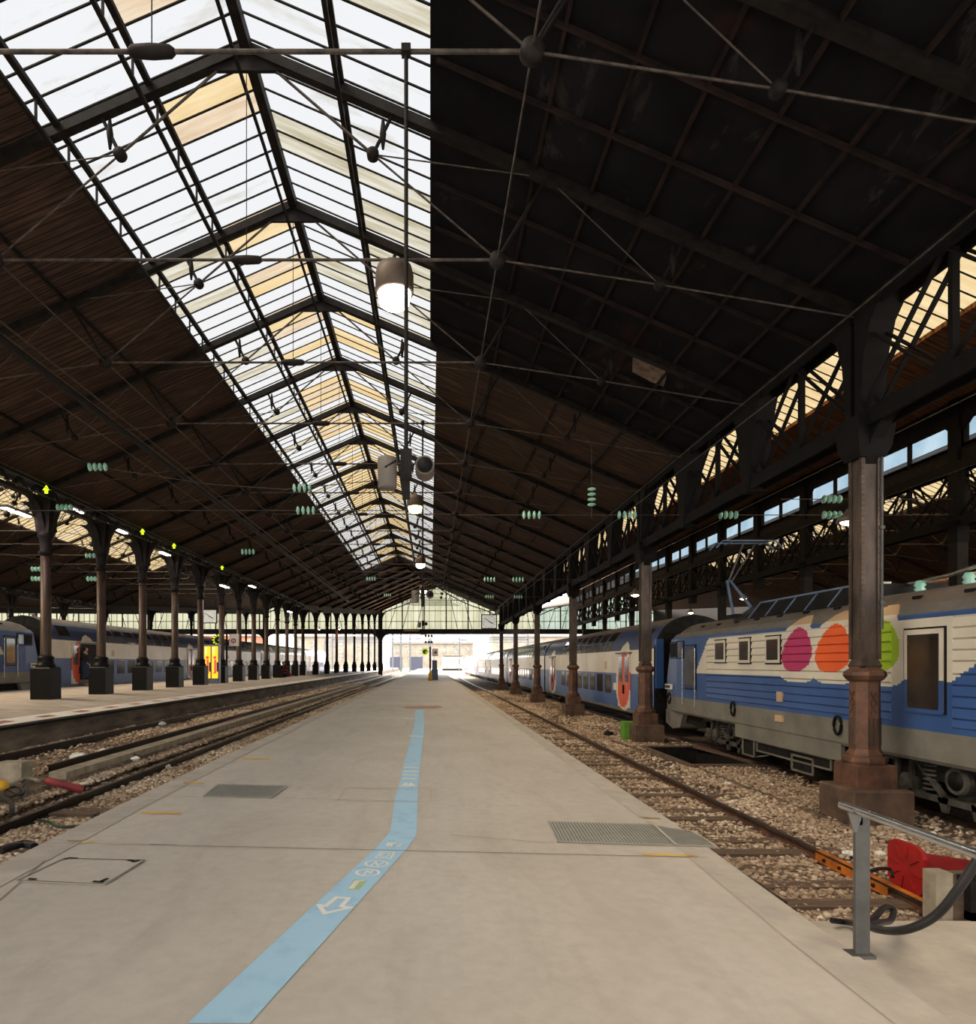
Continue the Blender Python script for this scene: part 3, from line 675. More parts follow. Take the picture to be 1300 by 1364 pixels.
wire([(-12.2, Y0, CZ+5.72), (-12.2, yk(15), CZ+5.72)], .018, 'pale wire along the left eave above the columns')
wire([(-12.2, Y0, CZ+5.3), (-12.2, yk(15), CZ+5.3)], .018, 'second pale wire just under the left eave')

# ---------------------------------------------------------------- columns
SQ = math.sqrt(2)
def right_column():
    t = thing('iron_column', '', 'column', (7.05, 0, -.85)); c = (7.05, 0, 0); h = math.pi/4; o8 = math.pi/8
    def sq(prof, nm, mm, n=4, rot=h, par=t, lb=None):
        k = SQ if n == 4 else 1/math.cos(o8)
        return MB().lathe(c, [(r*k, z) for r, z in prof], n, 0, rot, False).build(nm, M[mm], par, label=lb)
    sq([(.46, -.87), (.46, -.36), (.445, -.33)], 'footing_block', 'stonebrown')
    sq([(.31, -.33), (.31, .02), (.285, .04)], 'plinth', 'pedestal')
    sq([(.285, .04), (.30, .09), (.295, .15), (.25, .17), (.25, .2), (.225, .23), (.2, .28)], 'base_moulding', 'pedestal', 8, o8)
    p = sq([(.205, .28), (.2, 1.3), (.2, 1.36)], 'pedestal', 'pedestal', 8, o8)
    m = MB()
    for sx, sy in ((1, 0), (-1, 0), (0, 1), (0, -1)):
        for q in (-.07, 0, .07):
            m.box(*(sorted((7.05+sx*.2, 7.05+sx*.212)) if sx else (7.05+q-.016, 7.05+q+.016)), *(sorted((sy*.2, sy*.212)) if sy else (q-.016, q+.016)), .34, .78)
        for q in (-.05, .05):
            a, b_ = (7.05+sx*.206+(q if sy else 0), sy*.206+(q if sx else 0)), (7.05+sx*.206-(q if sy else 0), sy*.206-(q if sx else 0))
            m.bar((a[0], a[1], .85), (b_[0], b_[1], 1.02), .012, .012); m.bar((b_[0], b_[1], 1.02), (a[0], a[1], 1.2), .012, .012)
    m.build('moulded_ribs', M['cast'], p)
    sq([(.2, 1.36), (.25, 1.4), (.285, 1.46), (.275, 1.52), (.22, 1.56), (.17, 1.6)], 'cap_moulding', 'pedestal', 8, o8)
    s_ = sq([(.155, 1.58), (.17, 1.62), (.13, 1.72), (.13, CZ+5.6)], 'shaft', 'cast')
    m = MB(); z = 1.8
    for a, b_ in ((-.155, -.1), (.1, .155)):
        for X_ in (-.15, .15): m.box(7.05+X_-.012, 7.05+X_+.012, a, b_, 1.72, CZ+3.8); m.box(7.05+a, 7.05+b_, X_-.012, X_+.012, 1.72, CZ+3.8)
    m.build('angle_iron', M['cast'], s_)
    m = MB()
    while z < CZ+3.7:
        for a in (-.128, .128): m.ball((7.05-.165, a, z), .011, n=5); m.ball((7.05+a, -.165, z), .011, n=5)
        z += .085
    m.build('rivets', M['cast'], s_, kind='stuff')
    m = MB(); m.lathe(c, [(.2*SQ, CZ+3.3), (.26*SQ, CZ+3.45), (.3*SQ, CZ+3.8), (.3*SQ, CZ+3.95)], 4, 0, h, False)
    for s2 in (1, -1):
        m.prism([(s2*.15, CZ+3.9), (s2*.8, CZ+3.9), (s2*.5, CZ+3.75), (s2*.3, CZ+3.55), (s2*.19, CZ+3.3), (s2*.13, CZ+3.2)], 'X', 6.95, 7.15)
    m.build('column_head', M['irondark'], t)
    m = MB()
    for s2 in (1, -1):
        m.prism([(s2*.05, CZ+5.7), (s2*.75, CZ+5.7), (s2*.42, CZ+5.35), (s2*.27, CZ+4.9), (s2*.2, CZ+4.2), (s2*.18, CZ+3.9), (s2*.05, CZ+3.9)], 'X', 6.85, 7.25)
    m.build('bracket', M['irondark'], t)
    return t
M['stonebrown'] = mat('stained_brown_stone', (116, 92, 74), .85, 0, (72, 56, 46), 2.5, bmp=.2)
rc = right_column()
nm = ['riveted iron column in front of the locomotive, the largest one', 'riveted iron column between locomotive and double-deck train, green box at its foot',
      'third iron column on the right, in front of the train windows', 'fourth iron column on the right side', 'fifth iron column on the right side', 'sixth and last iron column on the right, under the clock']
for i, k in enumerate((0, 3, 6, 9, 12, 15)):
    if i: dup(rc, (7.05, yk(k), -.85), nm[i], 'riveted columns right of the platform')
rc.location.y = yk(0); rc['label'] = nm[0]; rc['group'] = 'riveted columns right of the platform'
m = MB(); Yc = yk(0); m.tube([(7.21, Yc-.17, 2.2), (7.21, Yc-.17, CZ+3.6), (7.3, Yc-.17, CZ+3.9)], .022, 8)
for z_ in (2.6, 3.8, 5.0): m.box(7.17, 7.24, Yc-.2, Yc-.14, z_, z_+.05)
m.build('drain_pipe', M['galvd'], rc)
def left_column(x, y, zb, ztop, label, mm='colleft', grp='round columns on the left platform'):
    t = thing('iron_column', label, 'column', (x, y, zb), grp); c = (x, y, zb); h = math.pi/4
    MB().lathe(c, [(.32*SQ, 0), (.32*SQ, 1.0), (.29*SQ, 1.05)], 4, 0, h, False).build('pedestal', M['plinth'], t)
    MB().lathe(c, [(.29, 1.03), (.3, 1.12), (.25, 1.16), (.24, 1.3), (.26, 1.36), (.2, 1.42)], 16).build('base_moulding', M['plinth'], t)
    H = ztop-zb; MB().lathe(c, [(.2, 1.38), (.165, 1.5), (.155, H-1.75)], 16).build('shaft', M[mm], t)
    MB().lathe(c, [(.155, H-1.78), (.22, H-1.7), (.22, H-1.64), (.17, H-1.6), (.19, H-1.2), (.24, H-1.15), (.24, H-1.08), (.2, H-1.02), (.22, H-.9)], 16).build('capital', M['iron'], t)
    m = MB(); m.lathe(c, [(.2*SQ, H-1.05), (.24*SQ, H-.6), (.3*SQ, H-.3), (.36*SQ, H)], 4, 0, h, False)
    for s2 in (1, -1):
        m.prism([(y+s2*.2, zb+H), (y+s2*1.05, zb+H), (y+s2*.7, zb+H-.12), (y+s2*.45, zb+H-.35), (y+s2*.3, zb+H-.7), (y+s2*.2, zb+H-1.0)], 'X', x-.1, x+.1)
        m.prism([(x+s2*.2, zb+H), (x+s2*.8, zb+H), (x+s2*.5, zb+H-.2), (x+s2*.3, zb+H-.6), (x+s2*.2, zb+H-1.0)], 'Y', y-.08, y+.08)
    m.build('head_bracket', M['iron'], t); return t
lc = left_column(-12.6, yk(3), .485, CZ+5.3, 'round brown column on the left platform, nearest the camera')
for i, k in enumerate(range(4, 16)): dup(lc, (-12.6, yk(k), .485), 'round brown column on the left platform, %s to the camera' % ordn(i+1))
far = [(420.8, 63), (435.8, 68), (448.5, 73), (460.7, 78), (472, 83), (482.6, 88), (491, 92), (499, 96), (508, 100)]
for i, (x_, Yo) in enumerate(far):
    Y = Yo*S; X = (x_-VX)*Y/F; dh = shift(Y)[1]
    left_column(X, Y, .485, CZ+5.3+dh, 'reddish column at the bent far end of the left platform, %s' % ordn(i), 'colred' if i % 3 != 1 else 'colleft', 'reddish columns at the far end')
c3 = left_column(-12.6-PW, yk(5), .0, CZ+5.3, 'dark column behind the left train, nearest the camera', 'iron', 'dark columns beyond the left train')
for i, k in enumerate(range(7, 16, 2)): dup(c3, (-12.6-PW, yk(k), 0), 'dark column behind the left train, %s to the camera' % ordn(i+1))
for i, k in enumerate(range(1, 16, 3)):
    dup(c3, (-12.6-2*PW, yk(k+5)*1.1, 0), 'dark column two halls away on the left, %s to the camera' % ordn(i), 'dark columns two halls to the left')
for i, Yo in enumerate((66, 75, 84, 92)):
    Y = Yo*S; left_column(-12.6-PW+shift(Y)[0], Y, 0, CZ+5.3+shift(Y)[1], 'dark column in the far part of the left hall, %s' % ordn(i), 'iron', 'far columns of the left hall')

# ---------------------------------------------------------------- girders along the column rows
def gird(t, x, y0, y1, hb, ht, double=True, tall=True):
    for H, nm in ((hb, 'bottom_chord'), (ht, 'top_chord')):
        m = MB(); m.box(x-.16, x+.16, y0, y1, CZ+H-.02, CZ+H+.02); m.box(x-.17, x-.13, y0, y1, CZ+H-.13, CZ+H+.13); m.box(x+.13, x+.17, y0, y1, CZ+H-.13, CZ+H+.13); m.build(nm, M['irondark'], t)
def brace(t, x, a, b, w=.07):
    m = MB()
    for dx in (-.12, .12): m.bar((x+dx, a[0], CZ+a[1]), (x+dx, b[0], CZ+b[1]), .03, w, up=(1, 0, 0))
    m.build('diagonal', M['irondark'], t)
def bay(t, x, ya, yb, hb, ht):
    ym = (ya+yb)/2
    brace(t, x, (ya, hb), (ym, ht)); brace(t, x, (ym, ht), (yb, hb)); brace(t, x, (ya, ht-.1), (ym, hb)); brace(t, x, (ym, hb), (yb, ht-.1))
    m = MB(); m.box(x-.05, x+.05, ym-.04, ym+.04, CZ+hb, CZ+ht); m.prism([(ym-.26, CZ+hb), (ym+.26, CZ+hb), (ym+.1, CZ+hb+.28), (ym-.1, CZ+hb+.28)], 'X', x-.15, x+.15); m.build('post', M['irondark'], t)
def haunch(t, x, y, hb, ht):
    m = MB()
    for s2 in (1, -1): m.prism([(y+s2*.0, CZ+ht), (y+s2*.62, CZ+ht), (y+s2*.42, CZ+ht-.5), (y+s2*.3, CZ+ht-1.0), (y+s2*.2, CZ+hb+.1), (y+s2*.12, CZ+hb-.18), (y, CZ+hb-.22)], 'X', x-.2, x+.2)
    m.build('haunch', M['irondark'], t)
spans = [(-6, -3), (-3, 0), (0, 3), (3, 6), (6, 9), (9, 12), (12, 15)]
for i, (ka, kb_) in enumerate(spans):
    t = thing('lattice_girder', 'dark iron lattice girder between the right columns, %s span' % ordn(i), 'girder', (7.05, yk(ka), CZ+3.88), 'lattice girders over the right columns')
    gird(t, 7.05, yk(ka), yk(kb_), 3.88, 5.66)
    for k in range(ka, kb_): bay(t, 7.05, yk(k), yk(k+1), 3.9, 5.6)
    for k in range(ka+1, kb_): haunch(t, 7.05, yk(k), 3.9, 5.66)
for i, (ka, kb_) in enumerate(spans[2:]):
    t = thing('lattice_girder', 'dark lattice girder below the blue clerestory windows, %s span' % ordn(i), 'girder', (XR2, yk(ka), CZ+3.9), 'lattice girders below the clerestory')
    gird(t, XR2, yk(ka), yk(kb_), 3.85, 5.35)
    for k in range(ka, kb_):
        bay(t, XR2, yk(k), yk(k+1), 3.85, 5.35); ym = (yk(k)+yk(k+1))/2
        for q in (.25, .75): brace(t, XR2, (yk(k)+T*q, 3.85), (yk(k)+T*(q+.2), 5.35), .04); brace(t, XR2, (yk(k)+T*q, 3.85), (yk(k)+T*(q-.2), 5.35), .04)
    for k in range(ka, kb_):
        m = MB(); m.box(XR2-.16, XR2+.16, yk(k)-.17, yk(k)+.17, CZ+3.3, CZ+7.2); m.build('post', M['irondark'], t)
for i, k in enumerate(range(0, 16, 2)):
    m = MB(); m.lathe((XR2, yk(k), 0), [(.3*SQ, -.9), (.3*SQ, .6), (.15*SQ, .8), (.15*SQ, CZ+3.7), (.3*SQ, CZ+3.85)], 4, 0, math.pi/4, False)
    tag(m.build('iron_column', M['iron']), 'dark column of the second row behind the trains, %s' % ordn(i), 'column', 'second row of columns on the right')
# clerestory
m = MB(); g_ = MB(); fr = MB()
m.box(XR2-.05, XR2+.08, Y0, Y15, CZ+5.35, CZ+5.8); m.box(XR2-.05, XR2+.08, Y0, Y15, CZ+6.58, CZ+7.25)
for k in range(KN, KL):
    ya, yb = yk(k)+.17, yk(k+1)-.17; m.box(XR2-.06, XR2+.1, yk(k)-.17, yk(k)+.17, CZ+5.8, CZ+6.6)
    g_.quad((XR2, ya, CZ+5.8), (XR2, yb, CZ+5.8), (XR2, yb, CZ+6.6), (XR2, ya, CZ+6.6))
    fr.box(XR2-.05, XR2+.05, (ya+yb)/2-.04, (ya+yb)/2+.04, CZ+5.8, CZ+6.6); fr.box(XR2-.05, XR2+.05, ya, yb, CZ+5.78, CZ+5.84)
    for y, s_ in ((ya, 1), (yb, -1)): fr.prism([(y, CZ+6.6), (y+s_*.3, CZ+6.6), (y, CZ+6.3)], 'X', XR2-.04, XR2+.05)
m.build('wall_right', M['iron'], kind='structure'); w = g_.build('window_10', M['clere'], kind='structure'); fr.build('window_frame', M['iron'], w)
wire([(XR2-.25, Y0, CZ+7.0), (XR2-.25, Y15, CZ+7.0)], .03, 'pale pipe running along the eave above the clerestory windows', 'galv', 'eave_pipe', 'pipe')
# left eave girders
for x, lab in ((-12.6, 'dark lattice girder along the heads of the round left columns'), (-12.6-PW, 'dark girder over the columns behind the left train'), (-12.6-2*PW, 'dark girder two halls to the left')):
    t = thing('lattice_girder', lab, 'girder', (x, Y0, CZ+5.3))
    for H in (5.32, 5.78): MB().box(x-.12, x+.12, Y0, Y15, CZ+H-.05, CZ+H+.05).build('chord', M['iron'], t)
    m = MB()
    for k in range(KN, KL):
        for j in range(4):
            a = yk(k)+T*j/4; m.bar((x, a, CZ+5.35), (x, a+T/8, CZ+5.75), .12, .05, up=(1,0,0)); m.bar((x, a+T/8, CZ+5.75), (x, a+T/4, CZ+5.35), .12, .05, up=(1,0,0))
        m.box(x-.1, x+.1, yk(k)-.3, yk(k)+.3, CZ+5.3, CZ+5.85)
    m.build('web', M['iron'], t, kind='stuff')
    for ya, yb in zip(lofty, lofty[1:]):
        MB().bar(P3(x, 5.45, ya), P3(x, 5.45, yb), .25, .75).build('curved_segment', M['iron'], t)
t = thing('eave_girder', 'dark girder continuing the right eave to the glazed end', 'girder', (7.05, Y15, CZ+5.3))
for ya, yb in zip(lofty, lofty[1:]): MB().bar(P3(7.05, 5.3, ya), P3(7.05, 5.3, yb), .25, .8).build('curved_segment', M['iron'], t)

# ---------------------------------------------------------------- glazed end screen
DX, DH = shift(YE)
def gable(idx, xl, xr, xc, mm):
    top = lambda x: (10.07+DH)-(.431*(x-xc) if x > xc else .439*(xc-x))
    zb = 5.55; m = MB(); fr = MB()
    n = max(2, int((xr-xl)/.9)); xs = [xl+(xr-xl)*i/n for i in range(n+1)]
    for a, b_ in zip(xs, xs[1:]): m.quad((a, YE, CZ+zb), (b_, YE, CZ+zb), (b_, YE, CZ+top(b_)), (a, YE, CZ+top(a)))
    for i, a in enumerate(xs): fr.box(a-(.1 if i % 4 == 0 else .025), a+(.1 if i % 4 == 0 else .025), YE-.12, YE-.02, CZ+zb, CZ+top(a))
    for H in (7.2, 9.0, 10.8):
        L_ = max(xl, xc-(10.07+DH-H)/.439); R_ = min(xr, xc+(10.07+DH-H)/.431); fr.box(L_, R_, YE-.1, YE-.03, CZ+H-.05, CZ+H+.05)
    for s2 in (-1, 1):
        e_ = xr if s2 == 1 else xl; fr.bar((xc, YE-.15, CZ+10.07+DH-.1), (e_, YE-.15, CZ+top(e_)-.1), .1, .3)
        for q in (.2, .45, .7): X_ = xc+(e_-xc)*q; fr.bar((X_, YE-.2, CZ+top(X_)-.2), (X_+s2*1.6, YE-.2, CZ+zb), .07, .09)
        arc = [(xc+(e_-xc)*u, YE-.6, CZ+top(xc+(e_-xc)*u)-.35-1.3*(u*(1-u))*2.2-(.5 if u == 1 else 0)) for u in (0, .2, .4, .6, .8, 1)]
        fr.tube(arc, .09, 6)
    w = m.build('window_%d' % idx, mm, kind='structure'); fr.build('window_frame', M['iron'], w)
gable(11, -12.6+DX, 7.05+DX, -2.98+DX, M['screen'])
for i in range(1, 5): gable(11+i if i < 4 else 17, -12.6+DX-i*PW, 7.0+DX-i*PW, -2.98+DX-i*PW, M['screen'])
gable(15, 7.1+DX, 14.4+DX, 10.7+DX, M['screen']); gable(16, 14.4+DX, 34+DX, 24.4+DX, M['screenr'])
m = MB(); m.box(-88, 60, YE-.3, YE+.1, CZ+5.0, CZ+5.9); m.build('beam', M['iron'], kind='structure')
m = MB()
for i in range(4):
    x = -12.6+DX-i*PW
    for s2 in (1, -1): m.prism([(x+s2*.25, CZ+5.05), (x+s2*1.6, CZ+5.05), (x+s2*1.0, CZ+4.9), (x+s2*.5, CZ+4.4), (x+s2*.25, CZ+3.6)], 'Y', YE-.25, YE-.1)
    m.box(x-.35, x+.35, YE-.4, YE+.1, -.6, CZ+9.2)
m.build('pillar', M['iron'], kind='structure')
m = MB(); m.box(34+DX, 62, Y15-1, YE, -.9, 14); m.build('wall_far_right', M['irondark'], kind='structure')
m = MB(); m.box(34.2, 34.4, Y0, Y15, -.9, CZ+5.8); m.build('wall_outer_right', M['wood2'], kind='structure')

m = MB(); m.box(-32, 14, kys[0]-.4, kys[0]-.1, -1, CZ+5.3); m.build('wall_rear_light_block', M['facadew'], kind='structure')  # unseen wall added to block low sky light from the rear
# ---------------------------------------------------------------- trains
def prof_x(prof, z):
    for (w0, z0), (w1, z1) in zip(prof, prof[1:]):
        if z0 <= z <= z1: return w0+(w1-w0)*(z-z0)/max(z1-z0, 1e-6)
    return prof[-1][0]
def side_strip(mb, prof, cx, zr, y0, y1, z0, z1, off, n=1, mi=0, s=-1, rim=0):
    zs = [z0+(z1-z0)*i/n for i in range(n+1)]
    for a, b_ in zip(zs, zs[1:]):
        xa, xb = cx+s*(prof_x(prof, a)+off), cx+s*(prof_x(prof, b_)+off)
        mb.quad((xa, y0, a+zr), (xb, y0, b_+zr), (xb, y1, b_+zr), (xa, y1, a+zr), mi)
    for yy in (y0, y1):
        for a, b_ in zip(zs, zs[1:]):
            xa, xb = cx+s*(prof_x(prof, a)+off), cx+s*(prof_x(prof, b_)+off)
            mb.quad((xa, yy, a+zr), (xb, yy, b_+zr), (xb-s*(off+.03), yy, b_+zr), (xa-s*(off+.03), yy, a+zr), mi)
    for a in (z0, z1):
        xa = cx+s*(prof_x(prof, a)+off); mb.quad((xa, y0, a+zr), (xa, y1, a+zr), (xa-s*(off+.03), y1, a+zr), (xa-s*(off+.03), y0, a+zr), mi)
def sweep(prof, cx, zr, ys, dz, paint, xf=None, both=True):
    zs = []; z = prof[0][1]
    while z < prof[-1][1]-1e-6: zs.append(z); z += dz(z)
    zs.append(prof[-1][1]); m = MB()
    for s in (-1, 1):
        YS = ys if s == -1 else [ys[0], ys[-1]]
        V = []; n = len(zs)
        for y in YS:
            for z in zs: V.append((cx+s*(prof_x(prof, z)+(xf(y, z) if xf and s == -1 else 0)), y, z+zr))
        o = len(m.v); m.v += V
        for i in range(len(YS)-1):
            ym = (YS[i]+YS[i+1])/2
            for j in range(n-1):
                m.f.append([o+i*n+j, o+i*n+j+1, o+(i+1)*n+j+1, o+(i+1)*n+j]); m.m.append(paint(ym, (zs[j]+zs[j+1])/2)); m.sm.append(False)
    return m, zs
def bogie(parent, cx, yc, zr, big=True, mm='underm'):
    t = bpy.data.objects.new('bogie', None); C.objects.link(t); t.parent = parent
    off = Vector((0,0,0)); p = parent
    while p is not None: off += p.location; p = p.parent
    t.location = Vector((cx, yc, zr))-off
    for dy in (-1.15, 1.15):
        m = MB(); m.lathe((cx-.72, yc+dy, zr+.48), [(.2, -.1), (.46, -.09), (.48, -.02), (.53, .03), (.5, .06), (.1, .07)], 24, axis='X'); m.lathe((cx+.72, yc+dy, zr+.48), [(.5, -.05), (.5, .05)], 20, axis='X'); m.tube([(cx-.7, yc+dy, zr+.48), (cx+.7, yc+dy, zr+.48)], .08, 8)
        m.build('wheel', M['dark'], t)
        m = MB(); m.box(cx-1.12, cx-.95, yc+dy-.22, yc+dy+.22, zr+.33, zr+.68)
        for q in (-.16, .16): m.box(cx-1.2, cx-1.12, yc+dy+q-.04, yc+dy+q+.04, zr+.3, zr+.85)
        m.lathe((cx-1.14, yc+dy, zr+.48), [(.08, -.08), (.1, -.06), (.13, -.05), (.16, 0), (.16, .05)], 12, axis='X', smooth=False); m.build('axle_box', M[mm], t)
    for q in (-.62, .62):
        m = MB()
        for i in range(6): m.lathe((cx-1.12, yc+q, zr+.43+i*.075), [(.09, 0), (.13, .012), (.13, .03), (.09, .042)], 12)
        m.build('spring', M[mm], t); MB().lathe((cx-1.12, yc+q, zr+.4), [(.09, 0), (.09, .5)], 10).build('coil_gap_dark', M['black'], t)  # black cylinder stands in for the dark between the coils
    m = MB(); m.prism([(yc-2.0, zr+.72), (yc-1.9, zr+.88), (yc-1.0, zr+.98), (yc+1.0, zr+.98), (yc+1.9, zr+.88), (yc+2.0, zr+.72), (yc+1.0, zr+.88), (yc-1.0, zr+.88)], 'X', cx-1.16, cx-1.0)
    m.prism([(yc-1.75, zr+.36), (yc-.9, zr+.28), (yc+.9, zr+.28), (yc+1.75, zr+.36), (yc+1.75, zr+.44), (yc+.9, zr+.38), (yc-.9, zr+.38), (yc-1.75, zr+.44)], 'X', cx-1.2, cx-1.06)
    for s_ in (-1, 1):
        m.bar((cx-1.18, yc+s_*.9, zr+.9), (cx-1.18, yc+s_*.3, zr+.38), .04, .09, up=(1,0,0)); m.prism([(yc+s_*.42, zr+.36), (yc+s_*.34, zr+.14), (yc+s_*.26, zr+.14), (yc+s_*.2, zr+.4)], 'X', cx-1.2, cx-1.14)
        m.box(cx-1.15, cx-.9, yc+s_*1.62-.14, yc+s_*1.62+.14, zr+.3, zr+.8)
    m.box(cx-1, cx+1, yc-.25, yc+.25, zr+.3, zr+.7); m.build('bogie_frame', M[mm], t)
    m = MB(); m.lathe((cx-1.26, yc, zr+.68), [(.15, .0), (.2, .0), (.22, .04), (.22, .2), (.15, .2), (.15, .0)], 22, axis='X', smooth=False)
    m.v = m.v; m.build('damper_ring', M[mm], t); MB().lathe((cx-1.262, yc, zr+.68), [(.148, 0), (.148, .02)], 20, axis='X').build('ring_opening', M['black'], t)  # black disc coloured as the dark inside the ring
    m = MB(); m.tube([(cx-1.18, yc-1.5, zr+.8), (cx-1.22, yc-1.2, zr+.4), (cx-1.2, yc-.7, zr+.28), (cx-1.15, yc-.4, zr+.75)], .025, 6); m.build('pipe', M['greyskirt'], t)
    return t
M['underm'] = mat('dusty_grey_running_gear', (92, 88, 78), .7, .1, (46, 43, 39), 5)
# locomotive
CXL, ZL = 9.15, -.80; YF = 7.75*F/310; YB = YF-20.8
LP = [(1.36, .9), (1.40, .95), (1.40, 3.22), (1.24, 3.40), (1.22, 3.42), (.97, 3.63), (.6, 3.74), (0.02, 3.76)]
loco = thing('locomotive', 'blue and cream electric locomotive with coloured egg shapes, behind the largest right column', 'locomotive', (CXL, YF, ZL))
EG = [(13.65, 2), (12.42, 3), (11.2, 4)]
def egg(y, z, cy, cz, ry, rz):
    t = (z-cz)/rz
    if abs(t) >= 1: return False
    w = ry*math.sqrt(1-t*t)*(1-.24*t); return abs(y-(cy-.09*t)) < w
def lpaint(y, z):
    zw = z+ZL                                      # 0 cream 1 blue 2 magenta 3 orange 4 lime 5 grey 6 roof light 7 roof dark 8 sand
    if z < 1.40: return 5
    for cy, c in EG:
        if egg(y, zw, cy, 1.94, .54, .47): return c
        if egg(y, zw, cy, 1.98, .64, .70): return 8 if zw > 2.47 and zw < 2.68 else 0
    if z > 3.42: return 7
    if z > 3.24: return 6
    if z > 3.15: return 1
    if y > 18.85-.9*(zw-1.4): return 1
    for cy, c in EG:
        if abs(y-cy) < .6 and zw > 1.37-.12*math.sqrt(1-((y-cy)/.6)**2): return 0
    if zw < 1.38+max(0, 9.6-y)*.6: return 1
    return 0
def ribs(y, z):
    if 1.5 < z < 3.14 and y < 18.1 and not (9.58 < y < 10.85): return .034*(1-((z/.165) % 1)) - .012
    return 0
ys = []; y = YB
while y < YF-1.2: ys.append(y); y += (.03 if 10.4 < y < 14.6 else (.08 if y > 7 else .5))
ys += [10.84, 10.86, 9.57, 9.59, 18.09, 18.11]; ys = sorted(y for y in set(ys) if y < YF-1.2); ys.append(YF-1.2)
m, zs = sweep(LP, CXL, ZL, ys, lambda z: .0275 if 1.3 < z < 3.45 else .06, lpaint, ribs)
m2 = MB()                                          # tapering cab nose
n = len(zs)
for s in (-1, 1):
    A = [(CXL+s*prof_x(LP, z), YF-1.2, z+ZL) for z in zs]
    B = [(CXL+s*(prof_x(LP, z)-.14*min(1, 1)), YF-(.0 if z < 2 else .55*(z-2)/1.8), z+ZL-(0.06 if z > 3.4 else 0)) for z in zs]
    for j in range(n-1): m.add([A[j], A[j+1], B[j+1], B[j]], [(0,1,2,3)], 5 if zs[j] < 1.4 else (7 if zs[j] > 3.3 else 1))
    if s == -1: BL = B
    else:
        for j in range(n-1): m.add([BL[j], BL[j+1], B[j+1], B[j]], [(0,1,2,3)], 5 if zs[j] < 1.4 else 1)
A = [(CXL-prof_x(LP, z), YB, z+ZL) for z in zs]; B = [(CXL+prof_x(LP, z), YB, z+ZL) for z in zs]
m.add(A+B[::-1], [tuple(range(2*n))], 1)
LM = [M['cream'], M['blue'], M['magenta'], M['eggo'], M['lime'], M['greyskirt'], M['grey'], M['trroof'], M['sand']]
m.build('body', LM, loco)
ly = lambda x: 7.75*F/(x-VX)
def lz(x, y): return CZ-(y-VY)/(x-VX)*7.75-ZL
def lwin(x0, x1, yt, yb, glassm='wglass', fw=.07, ref=None, fm='cream', nm='window', lab=None):
    xm = (x0+x1)/2; za, zb = lz(xm, yb), lz(xm, yt); f = MB(); side_strip(f, LP, CXL, ZL, ly(x1), ly(x0), za, zb, .035)
    fo = f.build(nm, M[fm], loco, label=lab); g = MB(); side_strip(g, LP, CXL, ZL, ly(x1)+fw, ly(x0)-fw, za+fw, zb-fw, .045); g.build('pane', M[glassm], fo)
    g = MB(); r = .03
    for (ya, yb2, zA, zB) in ((ly(x1)-r, ly(x0)+r, za-r, za), (ly(x1)-r, ly(x0)+r, zb, zb+r), (ly(x1)-r, ly(x1), za, zb), (ly(x0), ly(x0)+r, za, zb)): side_strip(g, LP, CXL, ZL, ya, yb2, zA, zB, .02)
    g.build('seal', M['black'], fo); return fo
for a in ((953, 967, 853, 882), (985, 1000, 850.5, 883), (1021, 1040, 847.6, 883)): lwin(*a)
lwin(1207, 1259, 838, 947, fw=.08, nm='access_door', lab='tall side door, cream above and blue below')
f = MB(); side_strip(f, LP, CXL, ZL, ly(1259), ly(1207), lz(1233, 950), lz(1233, 906), .04); o = f.build('access_door_lower_frame', M['blue'], loco)
g = MB(); side_strip(g, LP, CXL, ZL, ly(1253), ly(1213), lz(1233, 944), lz(1233, 900), .05); g.build('pane', M['wglass'], o)
lwin(913, 927, 860, 917, 'wglass2', .1, fm='navy', nm='cab_door', lab='cab door with grey window')
lwin(894, 902, 856, 876, 'black', .02, fm='blue', nm='cab_window')
lwin(904, 911, 855, 876, 'wglass2', .03, fm='blue', nm='cab_window')
for x in (912, 928.5): MB().tube([(CXL-1.47, ly(x), ZL+1.2), (CXL-1.47, ly(x), ZL+2.9)], .018, 6).build('handrail', M['galv'], loco)
for x, y_ in ((893, 930), (978, 944), (1118, 966)): MB().tube([(CXL-1.44, ly(x)+.11*math.cos(t), lz(x, y_)+ZL+.17*math.sin(t)) for t in (i*math.pi/6 for i in range(13))], .028, 6, cap=False).build('lifting_ring', M['black'], loco)
for x, y_, w, h in ((1040, 928, .22, .22), (1039, 957, .3, .14), (886+5, 914.5, .5, .17)):
    f = MB(); side_strip(f, LP, CXL, ZL, ly(x)-w/2, ly(x)+w/2, lz(x, y_)-h/2, lz(x, y_)+h/2, .04); pl_ = f.build('plate', M['white' if w == .5 else 'sand'], loco)
f = MB(); side_strip(f, LP, CXL, ZL, YB+.5, YF-4.7, .62, 1.0, .0); side_strip(f, LP, CXL, ZL, YB+.5, YF-4.7, .6, 1.0, -.02); 
f = MB(); f.box(CXL-1.38, CXL-1.3, ly(1119), ly(978), ZL+.6, ZL+.93); f.build('skirt', M['greyskirt'], loco)
for a, b_, z0, z1 in ((11.4, 12.0, .2, .6), (12.6, 15.5, .35, .6), (13.2, 14.0, .15, .5), (15.6, 16.2, .18, .62)):
    ub = MB().box(CXL-1.3, CXL+1.0, a, b_, ZL+z0, ZL+z1).build('underframe_box', M['dark'], loco); q = MB()
    for (ya, yb2, zA, zB) in ((a, b_, z0, z0+.035), (a, b_, z1-.035, z1), (a, a+.035, z0, z1), (b_-.035, b_, z0, z1)): q.box(CXL-1.33, CXL-1.3, ya, yb2, ZL+zA, ZL+zB)
    q.build('box_frame', M['greyskirt'], ub)
MB().box(CXL-1.15, CXL+1.15, YB, YF-.6, ZL+.6, ZL+1.2).build('underframe', M['dark'], loco)
